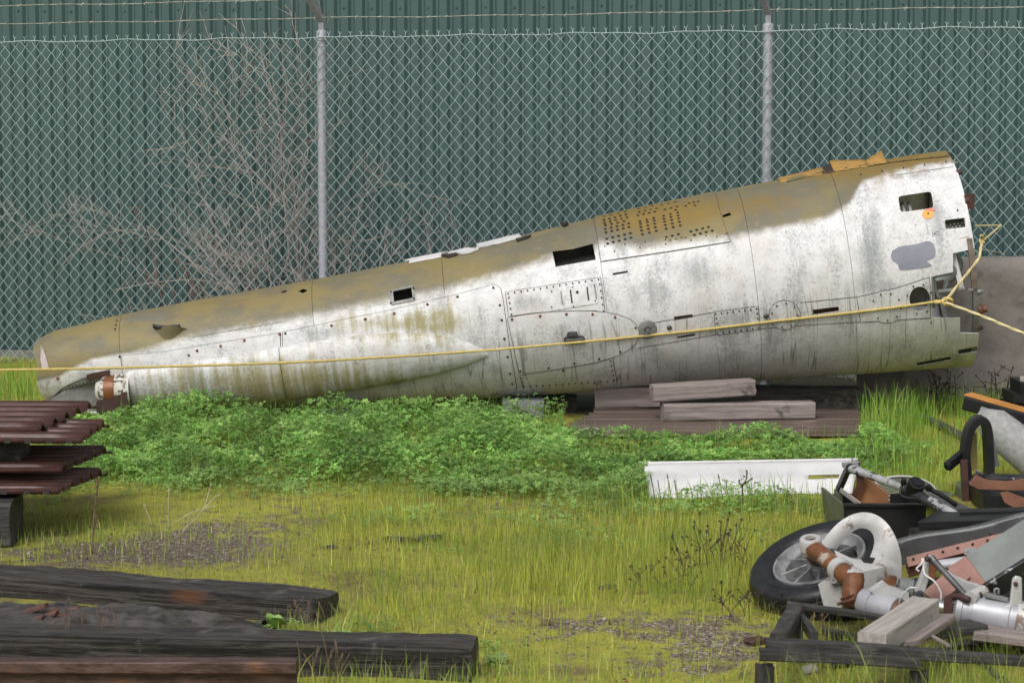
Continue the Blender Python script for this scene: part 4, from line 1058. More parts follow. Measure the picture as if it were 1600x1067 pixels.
# ================================================================== SUPPORTS UNDER THE WRECK
def beam(name, p0, p1, w, h, m, label, cat='timber', group=None, seg=24, jit=.003, bev=.10, seed=0, end_round=0.0, up=Vector((0, 0, 1))):
    mb = MB(); mb.timber(p0, p1, w, h, seg, jit, bev, seed, end_round, up)
    return single(mb, name, m, label, cat, group, True, 38, axis=Vector(p1) - Vector(p0))
def zc(px, py, Y): return W(px, py, Y)
# plank platform
pf_ = thing('plank_platform', 'wet dark brown plank platform lying in front of the wreck', 'platform', G(1110, 670))
yb_, yf_ = 13.12, 12.22; nb_ = 6; bw = (yb_ - yf_) / nb_
for k in range(nb_):
    y0 = yf_ + (k + .5) * bw; xl = np.interp(k, (0, nb_ - 1), (W(884, 680, yf_).x, W(925, 645, yb_).x)) + random.uniform(-.01, .01); xr = W(1342, 670, y0).x + random.uniform(-.01, .02)
    zt = .045 + .002 * (k % 2)
    mb = MB(); mb.timber((xl, y0, zt - .016), (xr, y0, zt - .016), bw - .006, .034, 20, .0015, .08, k); mb.build('plank', 'plank_brown', pf_, True, 38)
for xx in (930, 1110, 1300):
    mb = MB(); mb.timber((W(xx, 670, 12.6).x, yf_ + .03, -.005), (W(xx, 670, 12.6).x, yb_ - .02, -.005), .07, .04, 6, .002, .1, xx); mb.build('bearer', 'wood_dark', pf_, True, 38)
mb = MB()
for pts in ([(903, 676), (918, 668), (934, 671), (905, 681), (926, 683)], [(922, 671), (936, 679), (950, 678)], [(905, 671), (930, 668), (944, 674), (955, 676)]):
    c_ = crv([G(x, y, .0495) for x, y in pts], 6)
    for i in range(len(c_) - 1):
        d_ = (c_[i + 1] - c_[i]); s_ = Vector((-d_.y, d_.x, 0)).normalized() * .006
        mb.add([c_[i] - s_, c_[i] + s_, c_[i + 1] + s_, c_[i + 1] - s_], [(0, 1, 2, 3)])
mb.build('chalk_scrawl', 'chalk', pf_)
# loose planks stacked under the wreck
p2a, p2b = W(1034, 643, 12.62), W(1270, 645, 12.72)
p2a.z = .047 + .047; p2b.z = p2a.z
beam('plank', p2a, p2b, .12, .092, 'plank_grey', 'weathered grey plank lying on the brown platform', seed=2, group=None)
p1a, p1b = W(1018, 617, 12.66), W(1177, 609, 12.72); p1a.z = .19; p1b.z = .218
beam('plank', p1a, p1b, .13, .088, 'plank_grey', 'short grey board wedged under the white hull, topmost of the stack', seed=5)
beam('plank', (W(930, 630, 13.2).x, 13.22, .105), (W(1036, 630, 13.2).x, 13.20, .11), .2, .115, 'plank_grey', 'short rough board behind the platform, below the hull', seed=9)
beam('timber_block', (W(1178, 630, 13.3).x, 13.36, .075), (W(1342, 630, 13.3).x, 13.34, .07), .16, .15, 'wood_dark', 'dark timber lying behind the platform under the wide hull end', seed=11)
beam('timber_beam', (W(455, 645, 13.35).x, 13.35, .045), (W(900, 645, 13.35).x, 13.35, .05), .14, .10, 'wood_dark', 'long dark timber lying under the middle of the wreck', seed=12)
def block(name, px0, px1, Y, z0, z1, dep, label, m='concrete_pale', group=None):
    a, b = W(px0, 640, Y), W(px1, 640, Y); mb = MB()
    mb.timber((a.x, Y + dep / 2, (z0 + z1) / 2), (b.x, Y + dep / 2, (z0 + z1) / 2), dep, z1 - z0, 10, .003, .06, px0)
    return single(mb, name, m, label, 'block', group, True, 38)
block('concrete_block', 785, 850, 13.0, -.02, .105, .22, 'pale grey concrete block propping the hull beside the platform')
block('concrete_block', 500, 566, 13.0, -.02, .055, .2, 'flat pale concrete block in the grass under the hull')
block('concrete_block', 526, 552, 13.12, .055, .16, .16, 'small dark grey block standing on a flat concrete block', 'footing')
# ================================================================== STACK OF RUSTY CORRUGATED SHEETS
def deck(label, y0, pitch, n, z, xr, skew, slots, seed, tilt=0.0):
    R = random.Random(seed); root = thing('corrugated_sheet', label, 'metal sheet', (-2.0, y0, z - .03), 'stacked rusty corrugated sheets')
    prof = []
    for k in range(n):
        yy = k * pitch; w = pitch
        for dy, dz in ((0, 0), (.06, -.002), (.14, .018), (.20, .027), (.36, .028), (.46, .018), (.56, 0)): prof.append((yy + dy * w, dz))
    prof.append((n * pitch, 0)); prof.append((n * pitch + .02, -.012))
    mb = MB(); NX = 16; vs = []; fs = []
    for i in range(NX + 1):
        t = i / NX
        for (dy, dz) in prof:
            kk = dy / pitch; xe = xr + skew * dy + .012 * noise.noise(Vector((kk * 3.3, seed, 0)))
            x = -3.6 + (xe + 3.6) * t
            vs.append(Vector((x, y0 + dy + tilt * (x - xr) , z + dz + .003 * noise.noise(Vector((x * 2, dy * 4, seed))))))
    m = len(prof)
    for i in range(NX):
        for j in range(m - 1): fs.append((i * m + j, (i + 1) * m + j, (i + 1) * m + j + 1, i * m + j + 1))
    mb.add(vs, fs); o = mb.build('sheet', 'rust_sheet', root, True, 25)
    md = o.modifiers.new('thickness', 'SOLIDIFY'); md.thickness = .0055; md.offset = -1
    # rolled front edge with square interlock tabs
    mb = MB(); mb.tube([Vector((-3.6, y0 + tilt * (-3.6 - xr), z + .002)), Vector((xr - .004, y0, z + .002))], .0125, 10); mb.build('rolled_edge', 'rust_sheet', root, True)
    if slots:
        mb = MB(); x = xr - .05
        while x > -2.4: mb.box((x, y0 + tilt * (x - xr) - .0085, z + .001), .026, .016, .018); x -= .085 + R.uniform(-.01, .01)
        mb.build('edge_slots', 'rivet', root)['kind'] = 'stuff'
    mb = MB()
    for k in range(n):
        yy = y0 + (k + .28) * pitch; xe = xr + skew * (k + .28) * pitch
        mb.tube([Vector((-3.6, yy + tilt * (-3.6 - xr), z + .021)), Vector((xe - .002, yy, z + .021))], .013, 10)
    mb.build('flute_ridges', 'rust_sheet', root, True)
    return root
deck('lowest rusty corrugated sheet in the stack, resting on the timber block', 9.22, .10, 5, .205, W(93, 775, 9.22).x, .20, True, 1)
deck('dark corrugated sheet in the middle of the rusty stack', 9.30, .115, 5, .278, W(97, 737, 9.3).x, .17, False, 2)
deck('rusty corrugated sheet second from the top of the stack', 9.24, .13, 4, .405, W(128, 690, 9.24).x, .03, True, 3, -.055)
deck('topmost rusty corrugated sheet of the stack', 9.30, .165, 5, .440, W(62, 686, 9.3).x, .10, False, 4, -.03)
beam('timber_block', (-2.6, 9.24, .085), (W(26, 820, 9.24).x, 9.24, .085), .26, .18, 'wood_dark', 'dark timber block holding up the rusty corrugated sheets', 'timber', None, 16, .005, .08, 3)
beam('timber_spacer', (-2.6, 9.5, .325), (W(40, 700, 9.5).x, 9.5, .325), .2, .11, 'wood_dark', 'dark timber packing between the two layers of corrugated sheets', 'timber', None, 12, .004, .08, 4)
beam('timber_spacer', (-2.6, 9.46, .185), (-1.98, 9.46, .185), .2, .03, 'wood_dark', 'thin dark timber strip under the lowest corrugated sheet', 'timber', None, 12, .002, .08, 6)
# ================================================================== OLD SLEEPERS AND RAIL
def sleeper(label, fr, fl, zt, w, h, seed, m='tie', jit=.006, seg=70, er=.08):
    """fr/fl: pixels of the top front edge at the right end and at the left picture edge"""
    a, b = G(*fl, zt), G(*fr, zt); d = (b - a).normalized(); n = Vector((-d.y, d.x, 0))
    p1 = b + n * (w / 2) + Vector((0, 0, -h / 2)); p0 = a - d * 1.0 + n * (w / 2) + Vector((0, 0, -h / 2))
    mb = MB(); mb.timber(p0, p1, w, h, seg * 2, jit, .09, seed, er, freq=14)
    return single(mb, 'railway_sleeper', m, label, 'timber', 'old railway sleepers', True, 30, axis=d)
sleeper('blackened old railway sleeper with an orange worn patch, farthest from the rusty rail', (494, 937), (0, 899), .085, .20, .14, 1)
def scorch(o, px, py, z, r):
    m = o.data.materials[0].copy(); m.name = 'worn_timber'; o.data.materials[0] = m; nt = m.node_tree; b = nt.nodes['Principled BSDF']
    P = G(px, py, z) - o.location; P = o.rotation_quaternion.inverted() @ P
    tc = nt.nodes.new('ShaderNodeTexCoord'); vm = nt.nodes.new('ShaderNodeVectorMath'); vm.operation = 'SUBTRACT'; vm.inputs[1].default_value = P; nt.links.new(tc.outputs['Object'], vm.inputs[0])
    mp = nt.nodes.new('ShaderNodeVectorMath'); mp.operation = 'MULTIPLY'; mp.inputs[1].default_value = (1 / (r * 1.5), 1 / r, 1.6 / r); nt.links.new(vm.outputs[0], mp.inputs[0])
    ln = nt.nodes.new('ShaderNodeVectorMath'); ln.operation = 'LENGTH'; nt.links.new(mp.outputs[0], ln.inputs[0])
    f = math_n(nt, 'ADD', ln.outputs['Value'], math_n(nt, 'MULTIPLY_ADD', noise_n(nt, coords(nt, (4, 40, 40)), 3, 6, .7), 1.6, -.8))
    fac = math_n(nt, 'SUBTRACT', 1.0, step_n(nt, f, .35, 1.15))
    src = b.inputs['Base Color'].links[0].from_socket; col = mixc(nt, math_n(nt, 'MULTIPLY', fac, .7), src, (.20, .078, .03)); nt.links.new(col, b.inputs['Base Color'])
scorch(bpy.data.objects['railway_sleeper'], 292, 932, .065, .06)
sleeper('longest blackened railway sleeper, directly behind the rusty rail', (736, 1010), (0, 992), .11, .19, .16, 2, seg=90)
# rotten sleeper: low, eroded and uneven
mb = MB(); a, b = G(-120, 962, .06), G(408, 968, .05); nU, nV = 90, 16
def rot_pt(u, v):
    e = max(0, (u - .62) / .38); w0 = .30 * (1 - .35 * e); x = a + (b - a) * u
    hgt = (.075 - .045 * e) * (1 - abs(2 * v - 1) ** 5) + .022 * noise.noise(Vector((u * 9, v * 4, 2))) + .010 * noise.noise(Vector((u * 40, v * 14, 4)))
    ed = 1 if 0 < u < 1 else 0
    y = x.y + (v - .35) * w0 + .02 * noise.noise(Vector((u * 8, v * 2, 7)))
    return Vector((x.x + .03 * noise.noise(Vector((v * 5, u, 3))), y, max(-.02, hgt * (1 if 0 < v < 1 else 0) - (.02 if v in (0, 1) else 0))))
mb.grid(rot_pt, nU, nV); single(mb, 'rotten_sleeper', 'tie_rot', 'flat rotted sleeper littered with gravel between the two sound sleepers', 'timber', 'old railway sleepers', True)
mb = MB(); c_ = G(78, 950, .08); R_ = random.Random(4)
for k in range(11):
    p = c_ + Vector((R_.uniform(-.08, .08), R_.uniform(-.05, .05), R_.uniform(-.03, -.008))); L_ = R_.uniform(.03, .09)
    dd = Vector((1, R_.uniform(-.4, .4), R_.uniform(-.2, .35))).normalized() * L_
    mb.timber(p, p + dd, R_.uniform(.02, .045), R_.uniform(.008, .016), 4, .004, .2, k)
single(mb, 'bark_chunk', 'bark_red', 'crumbling reddish brown wood chunk on the rotted sleeper', 'wood chunk', None, True, 40)
# a worn orange patch on the far sleeper
ra, rb = G(-100, 1036, .135), G(462, 1037, .135)
mb = MB(); pr = [(-.034, .0), (-.030, .004), (.030, .004), (.034, 0), (.034, -.026), (.028, -.034), (.009, -.040), (.008, -.115), (.06, -.128), (.065, -.14), (-.065, -.14), (-.06, -.128), (-.008, -.115), (-.009, -.040), (-.028, -.034), (-.034, -.026)]
d_ = (rb - ra).normalized(); n_ = Vector((-d_.y, d_.x, 0)); o_ = n_ * .034
mb.section([ra - d_ * .8 + o_ + (rb - ra) * (k / 30) * 1 for k in range(0)] or [ra - d_ * .8 + o_, rb + o_], [(x, y) for x, y in pr], True)
single(mb, 'rusty_rail', 'rail_steel', 'short length of rusty steel rail lying in front of the sleepers', 'rail', None, False)
# ================================================================== WHITE PANELS IN THE GRASS
wp = thing('curved_white_sheet', 'long white curved sheet metal panel with a slot, lying in the grass', 'metal sheet', G(1170, 780))
def wpf(u, v):
    xb = 1014 + (1330 - 1014) * u; xt = 1004 + (1342 - 1004) * u
    pb = W(xb, 779 + 6 * u, 10.32); ptp = W(xt, 727 - 6 * u, 10.62)
    p = pb.lerp(ptp, v); bul = .035 * math.sin(v * math.pi * .95) + .012 * math.sin(v * 7)
    p += Vector((0, -.02 * math.sin(v * math.pi), bul))
    if v > .9: p.z -= (v - .9) * .12; p.y += (v - .9) * .4
    p.z = max(p.z, gz(p.x, p.y) + .006); return p
dv = []
sl = [(.775, .38), (.92, .42), (.92, .58), (.775, .55)]
def wpatch(outer, holes):
    out = resample(outer, .03); hh = [resample(h, .02) for h in holes]
    g = np.array([(x, y) for x in np.arange(.02, 1, .02) for y in np.arange(.05, 1, .05)]); k = np.ones(len(g), bool)
    for h in hh: k &= ~pip(g, h) & (segdist(g, h) > .008)
    g = g[k]; vs = [Vector(p) for p in out]; ed = [(i, (i + 1) % len(out)) for i in range(len(out))]
    for h in hh: n = len(vs); vs += [Vector(p) for p in h]; ed += [(n + i, n + (i + 1) % len(h)) for i in range(len(h))]
    vs += [Vector(p) for p in g]; r = delaunay_2d_cdt(vs, ed, [], 0, 1e-7)
    dv = np.array([(p.x, p.y) for p in r[0]]); tr = np.array([f for f in r[2] if len(f) == 3]); c = dv[tr].mean(1); k = np.ones(len(tr), bool)
    for h in hh: k &= ~pip(c, h)
    return dv, orient(dv, tr[k])
dv, tr = wpatch([(0, 0), (1, 0), (1, 1), (0, 1)], [sl])
o = fast_mesh('sheet', np.array([wpf(u, v) - wp.location for u, v in dv]), tr, MT['white_panel'], None, True); o.parent = wp
md = o.modifiers.new('thickness', 'SOLIDIFY'); md.thickness = .004
mb = MB(); mb.tube([wpf(i / 20, .985) + Vector((0, .004, .003)) for i in range(21)], .007, 8); mb.build('rolled_edge', 'white_panel', wp, True)
mb = MB()      # second, dished white panel with an olive inside
def dish(u, v):
    t = math.pi * (1 - u); c_ = W(1415, 782, 9.95); r = .135
    x = math.cos(t) * r * 1.15; k = 1 - .0 * v
    return Vector((c_.x + x + .01, c_.y + .22 * v - .05, max(.02, .045 + math.sin(t) * (.05 + .03 * v))))
mb.grid(dish, 20, 6); o = single(mb, 'dished_panel', 'olive', 'dished olive green panel with a pale rim behind the black bin', 'metal sheet', None, True)
md = o.modifiers.new('thickness', 'SOLIDIFY'); md.thickness = .005
mb = MB(); mb.tube([dish(i / 20, 1) + Vector((0, 0, .004)) for i in range(21)], .0035, 6)
r_ = mb.build('pale_rim', 'white_panel', None, True); r_.data.transform(Matrix.Translation(-o.location)); r_.parent = o
mb = MB(); mb.prism([W(1365, 800, 9.75), W(1365, 748, 9.85), W(1404, 792, 9.78), W(1410, 800, 9.75)], (0, .006, 0)); single(mb, 'white_offcut', 'white_panel', 'triangular white metal offcut between the black bin and the strut', 'metal sheet')
# ================================================================== SCRAP HEAP
# black bin
bn = thing('black_bin', 'open black steel bin with an olive end at the edge of the scrap heap', 'bin', G(1375, 838))
YB = 9.25; zt_ = W(1375, 789, YB).z; xl, xr_ = W(1319, 800, YB).x, W(1447, 800, YB).x
def plate(pts, th, name, m, parent): mb = MB(); mb.prism(pts, th); return mb.build(name, m, parent)
plate([Vector((xl, YB, 0)), Vector((xr_, YB, 0)), Vector((xr_, YB, zt_)), Vector((xl, YB, zt_))], (0, .012, 0), 'front_plate', 'black_steel', bn)
plate([Vector((xl - .002, YB + .013, 0)), Vector((xl - .012, YB + .48, 0)), Vector((xl - .03, YB + .48, zt_ - .004)), Vector((xl - .002, YB + .013, zt_ - .002))], (.010, 0, 0), 'end_plate', 'olive', bn)
plate([Vector((xl + .02, YB + .46, 0)), Vector((xr_, YB + .46, 0)), Vector((xr_, YB + .46, zt_ - .03)), Vector((xl + .02, YB + .46, zt_ - .03))], (0, .01, 0), 'back_plate', 'black_steel', bn)
plate([Vector((xr_ - .012, YB + .014, 0)), Vector((xr_ - .012, YB + .455, 0)), Vector((xr_ - .012, YB + .455, zt_ - .03)), Vector((xr_ - .012, YB + .014, zt_ - .003))], (.010, 0, 0), 'end_plate', 'black_steel', bn)
mb = MB(); mb.bar(Vector((xl - .004, YB + .002, zt_)), Vector((xr_ + .004, YB + .002, zt_)), .03, .012); mb.build('top_rim', 'black_steel', bn)
mb = MB(); mb.bar(W(1309, 762, YB + .42), W(1344, 788, YB + .05), .006, .02); mb.build('loose_edge', 'plank_pale', bn)
mb = MB(); mb.bar(W(1310, 764, YB + .4), W(1311, 832, YB + .40), .02, .035); mb.build('corner_post', 'olive', bn)
# brown flanged bracket standing in the bin
br = thing('riveted_bracket', 'orange brown curved sheet bracket with a row of bright rivets standing in the bin', 'bracket', W(1370, 790, 9.45))
outl = [(1338, 745), (1350, 740), (1363, 750), (1378, 761), (1391, 772), (1391, 790), (1345, 790), (1329, 776), (1336, 765), (1340, 755)]
mb = MB(); mb.prism([W(x, y, 9.42 + (1391 - x) * .0016) for x, y in outl], (0, .006, 0)); mb.build('web', 'tan_sheet', br)
mb = MB(); cc = smooth_px([(1349, 742), (1350, 757), (1346, 768), (1338, 779)], 6)
for i in range(len(cc) - 1):
    (x0, y0), (x1, y1) = cc[i], cc[i + 1]; mb.prism([W(x0 - 12, y0 - 2, 9.40 + (1391 - x0) * .0016), W(x0, y0, 9.395 + (1391 - x0) * .0016), W(x1, y1, 9.395 + (1391 - x1) * .0016), W(x1 - 11, y1 - 2, 9.40 + (1391 - x1) * .0016)], (0, -.006, 0))
mb.build('curved_flange', 'brown_dark', br)
mb = MB()
for k in range(9):
    x, y = 1354 + 4.3 * k, 746.5 + 3.5 * k; mb.lathe([(0, .003), (.0025, .002), (.0036, 0)], W(x, y, 9.418 + (1391 - x) * .0016), (0, -1, 0), 7)
for k in range(3): mb.lathe([(0, .004), (.004, .003), (.0055, 0)], W(1389, 775 + 6 * k, 9.416), (0, -1, 0), 7)
mb.build('rivet_row', 'plank_pale', br)['kind'] = 'stuff'
# actuator strut across the bin
st = thing('actuator_strut', 'chipped grey and black hydraulic strut leaning diagonally over the black bin', 'strut', G(1500, 830))
A_, B_, C_ = W(1328, 731, 9.5), W(1412, 762, 9.2), W(1508, 815, 8.9)
def lerp(a, b, t): return a + (b - a) * t
mb = MB(); mb.tube([A_, lerp(A_, B_, .2), lerp(A_, B_, .21), B_], [.019, .019, .0165, .0165], 14); mb.build('upper_tube', 'chipped_grey', st, True, 40)
mb = MB(); mb.tube([B_, lerp(B_, C_, .3), lerp(B_, C_, .31), lerp(B_, C_, .92), lerp(B_, C_, .93), C_], [.024, .024, .019, .017, .012, .011], 14); mb.build('lower_tube', 'chipped_black', st, True, 40)
mb = MB(); mb.tube([lerp(B_, C_, .42) + Vector((.005, -.004, .008)), lerp(B_, C_, .9) + Vector((0, -.004, .006))], .017, 12); mb.build('sleeve', 'chipped_grey', st, True, 40)
mb = MB(); q_ = W(1430, 760, 9.14); mb.lathe([(0, .03), (.022, .03), (.024, .024), (.034, .022), (.036, .0), (.03, -.03), (0, -.03)], q_, (.2, -.6, .8), 18); mb.lathe([(0, .02), (.01, .02), (.013, 0)], q_ + Vector((-.05, -.02, .016)), (0, -.5, 1), 10); mb.lathe([(0, .02), (.01, .02), (.013, 0)], q_ + Vector((.05, -.02, -.01)), (0, -.5, 1), 10)
mb.build('valve_body', 'black_steel', st, True, 40)
mb = MB(); mb.tube(crv([q_ + Vector((-.05, -.01, .02)), q_ + Vector((-.06, -.03, -.03)), q_ + Vector((.0, -.04, -.045)), q_ + Vector((.08, -.03, -.08))], 6), .006, 6)
mb.tube(crv([q_ + Vector((.04, 0, .0)), q_ + Vector((.10, -.02, -.03)), q_ + Vector((.16, -.03, -.07))], 6), .010, 6); mb.build('hydraulic_pipe', 'black_steel', st, True)
mb = MB(); mb.bar(W(1327, 728, 9.52), W(1310, 766, 9.66), .022, .03); mb.lathe([(.012, -.02), (.022, -.02), (.022, .02), (.012, .02)], A_, (0, 1, 0), 14, True); mb.build('end_fork', 'chipped_black', st, True, 40)
mb = MB(); mb.bar(W(1318, 727, 9.5), W(1341, 724, 9.52), .03, .022); mb.tube([W(1332, 716, 9.5), W(1330, 727, 9.5)], .004, 6); mb.build('end_lug', 'chipped_grey', st, True, 40)
mb = MB(); mb.tube([lerp(B_, C_, .97), C_ + (C_ - B_).normalized() * .012], .014, 8); mb.tube([W(1499, 803, 8.92), W(1511, 809, 8.9)], .006, 6); mb.tube([W(1504, 801, 8.92), W(1507, 812, 8.88)], .005, 6); mb.build('end_nut', 'plank_pale', st, True, 40)
# flat grey sheet and leaf-shaped plate behind the strut
mb = MB(); mb.prism([W(1446, 771, 9.6), W(1462, 768, 9.7), W(1531, 800, 9.2), W(1535, 806, 9.05), W(1500, 806, 9.0)], (0, 0, -.006)); single(mb, 'ribbed_grey_sheet', 'dark_grey', 'flat grey brown sheet propped behind the diagonal strut', 'metal sheet')
mb = MB()
def leafp(u, v): x = 1440 + 50 * u; w_ = 5.5 * math.sin(math.pi * u) ** .8; y = 770 + 2 * u + (v - .5) * 2 * w_; return W(x, y, 9.9 - .25 * v)
mb.grid(leafp, 14, 4); o = single(mb, 'leaf_shaped_plate', 'olive', 'thin leaf shaped olive plate lying on the heap beside the strut', 'metal sheet', None, True); md = o.modifiers.new('thickness', 'SOLIDIFY'); md.thickness = .004
# black tray behind the long channel
mb = MB(); mb.bar(W(1452, 812, 8.9), W(1640, 806, 8.7), .30, .035); mb.bar(W(1500, 803, 8.85), W(1600, 800, 8.75), .02, .02); single(mb, 'black_tray', 'black_steel', 'flat black steel tray lying behind the long grey channel', 'metal tray')
mb = MB(); mb.timber(G(1440, 852), G(1640, 836), .26, .11, 14, .006, .12, 3); single(mb, 'dark_timber', 'wood_dark', 'dark timber lying under the black tray and grey channel', 'timber', None, True, 40)
# long grey channel
ch = thing('grey_channel', 'long bent dark grey alloy channel sloping across the scrap heap', 'metal beam', G(1500, 900))
c0, c1 = W(1392, 866, 8.22), W(1640, 814, 8.05)
mb = MB(); prc = [(-.05, -.04), (.05, -.04), (.05, -.034), (-.038, -.034), (-.038, .034), (.04, .034), (.04, .04), (-.05, .04)]
cpts = [lerp(c0, c1, k / 12) + Vector((0, .006 * math.sin(k * .9), .005 * math.sin(k * .7))) for k in range(13)]
mb.section(cpts, [(-x, y) for x, y in prc], True); mb.build('channel', 'dark_grey', ch)
mb = MB(); mb.tube([p + Vector((0, -.045, .042)) for p in cpts], .008, 8); mb.build('rolled_lip', 'grey_paint', ch, True)
# salmon riveted strip
sp_ = thing('salmon_strip', 'salmon primed riveted strip lying below the grey channel', 'metal strip', G(1500, 915))
s0, s1 = W(1418, 878, 7.92), W(1640, 822, 7.82)
mb = MB(); up_ = Vector((0, -.45, .9)); mb.bar(s0, s1, .045, .004, Vector((0, -.6, .8))); mb.build('strip', 'salmon', sp_)
mb = MB()
for k in range(10):
    p = lerp(s0, s1, .04 + k * .105) + Vector((0, -.004, .008)); mb.lathe([(0, .003), (.004, .002), (.0055, -.003)], p, (0, -.7, .7), 7)
mb.build('rivet_row', 'rivet', sp_)['kind'] = 'stuff'
mb = MB(); mb.bar(lerp(s0, s1, .0) + Vector((0, .01, -.03)), s1 + Vector((0, .01, -.03)), .012, .05); mb.build('back_flange', 'brown_dark', sp_)
# grey board with pink end
gb = thing('grey_board', 'wide grey painted metal box beam with a bare pink end on the heap', 'metal beam', G(1540, 960))
g0, g1 = W(1496, 908, 7.55), W(1660, 805, 7.55)
mb = MB(); mb.bar(lerp(g0, g1, .18), g1, .135, .012, Vector((-.15, -.55, .8)), .1); mb.build('face', 'grey_paint', gb)
mb = MB(); mb.bar(g0, lerp(g0, g1, .178), .134, .011, Vector((-.15, -.55, .8)), .1); mb.build('bare_end', 'salmon', gb)
mb = MB(); mb.bar(lerp(g0, g1, .2) + Vector((.03, -.055, -.065)), g1 + Vector((.03, -.055, -.065)), .014, .07, Vector((0, -.3, 1))); mb.build('side_web', 'chipped_black', gb)
mb = MB(); mb.bar(W(1455, 935, 7.5), W(1503, 893, 7.55), .075, .01, Vector((-.15, -.55, .8))); mb.build('bare_end', 'salmon', gb)
# small silver offcut
mb = MB(); mb.grid(lambda u, v: W(1462 + 52 * u, 876 - 8 * u + (12 + 4 * u) * v - 6 * math.sin(v * 3.1), 7.7 - .03 * v), 8, 5); o = single(mb, 'silver_offcut', 'silver', 'crumpled bright silver sheet between the salmon strip and grey board', 'metal sheet', None, True); md = o.modifiers.new('thickness', 'SOLIDIFY'); md.thickness = .004
mb = MB(); mb.box(W(1515, 861, 7.62), .036, .006, .022); mb.lathe([(0, .004), (.004, 0)], W(1511, 860, 7.615), (0, -1, 0), 6); mb.lathe([(0, .004), (.004, 0)], W(1519, 862, 7.615), (0, -1, 0), 6); single(mb, 'small_bracket', 'silver', 'small white two hole bracket on the silver sheet', 'bracket')
# ---- landing gear: wheel, fork and oleo leg (one assembly)
lg = thing('landing_gear', 'aircraft landing gear leg with black tyre, grey fork and rusty axle on the timber frame', 'landing gear', G(1290, 960))
cr_ = Vector((1, 0, 0)); cu_ = Vector((0, SP, CP)); cf_ = Vector((0, -CP, SP))      # picture right, up, towards camera
ang = math.radians(21); k_ = .345
wn_ = ((cr_ * -math.sin(ang) + cu_ * math.cos(ang)) * math.sqrt(1 - k_ * k_) + cf_ * k_).normalized()
wc = W(1284, 884, 8.0)
whl = bpy.data.objects.new('wheel', None); put(whl, lg); whl.location = wc - lg.location
R0 = .262
mb = MB(); tp_ = [(.165, .02), (.172, .034), (.19, .044), (.212, .048), (.214, .045), (.236, .043), (.252, .030), (.260, .012), (.2585, .008), (.262, .004), (.262, -.03), (.2595, -.034), (.261, -.038), (.259, -.085), (.25, -.108), (.23, -.122), (.2, -.126), (.175, -.115), (.165, -.1)]
mb.lathe(tp_, wc, wn_, 64); mb.build('tyre', 'rubber', whl, True, 50)
mb = MB(); mb.lathe([(.168, .03), (.166, .036), (.158, .036), (.150, .022), (.142, .012), (.13, .008), (.128, -.02), (.13, -.05), (.165, -.05)], wc, wn_, 56); mb.build('rim', 'alloy', whl, True, 40)
mb = MB(); mb.lathe([(.134, -.022), (.09, -.028), (.05, -.02), (.045, .0), (.0, .0)], wc, wn_, 48); mb.build('wheel_disc', 'alloy', whl, True, 40)
wa = wn_.orthogonal().normalized(); wb_ = wn_.cross(wa)
for k in range(9):
    t = 2 * math.pi * k / 9 + .2; dr = wa * math.cos(t) + wb_ * math.sin(t); mb = MB()
    mb.bar(wc + dr * .045 + wn_ * .004, wc + dr * .138 + wn_ * -.004, .007, .04, wn_); mb.build('spoke', 'alloy', whl)
mb = MB(); mb.lathe([(.05, -.01), (.05, .012), (.043, .016), (.04, .04), (.034, .045), (0, .045)], wc, wn_, 28); mb.build('hub', 'alloy', whl, True, 40)
# axle: stub from the hub, then the rusty cross tube
ax0 = W(1264, 853, 7.88)
mb = MB(); mb.tube([wc + wn_ * .03, lerp(wc + wn_ * .03, ax0, .9)], [.036, .034], 18); mb.build('axle_stub', 'rust', lg, True, 40)
a1_ = W(1268, 855, 7.86); a2_ = W(1300, 880, 7.72); a3_ = W(1322, 898, 7.62); a4_ = W(1336, 905, 7.6)
mb = MB(); mb.tube([a1_, a2_, a3_, a4_], [.033, .030, .033, .034], 18); mb.build('axle_tube', 'rust_bright', lg, True, 40)
mb = MB(); mb.lathe([(.019, -.03), (.037, -.03), (.038, .02), (.034, .026), (.02, .026), (.017, .0)], W(1267, 851, 7.86), (cu_ + cf_ * .35 - cr_ * .1).normalized(), 24, True); mb.build('axle_eye', 'gear_grey', lg, True, 40)
mb = MB(); mb.lathe([(0, 0), (.018, .0)], W(1266, 847, 7.84) + cf_ * .004, (cu_ + cf_ * .35 - cr_ * .1).normalized(), 18); mb.build('axle_bore', 'rust_dark', lg)
mb = MB(); cdir = (a3_ - a2_).normalized(); mb.lathe([(.034, -.02), (.041, -.02), (.041, .006), (.044, .008), (.044, .016), (.041, .018), (.034, .018)], lerp(a2_, a3_, .62), cdir, 24); mb.build('clamp', 'gear_grey', lg, True, 40)
e1 = W(1334, 904, 7.6); e2 = W(1331, 930, 7.58); e3 = W(1326, 957, 7.6)
mb = MB(); mb.tube([e1 + cu_ * .025, e1 + cu_ * .02, e1, e2, e3], [.02, .033, .036, .034, .022], 18); mb.build('rusty_elbow', 'rust', lg, True, 40)
mb = MB(); mb.lathe([(0, .018), (.02, .015), (.033, .004), (.034, -.004)], e1 + cu_ * .018, (cu_ + cf_ * .5), 20); mb.build('elbow_cap', 'gear_grey', lg, True, 40)
mb = MB(); mb.tube(crv([W(1310, 943, 7.57), W(1318, 941, 7.53), W(1332, 936, 7.52), W(1337, 928, 7.53)], 5), .006, 6); mb.prism([W(1312, 935, 7.55), W(1335, 928, 7.52), W(1338, 950, 7.53), W(1318, 945, 7.55)], (0, .004, 0)); mb.build('torn_shield', 'rust', lg, True, 40)
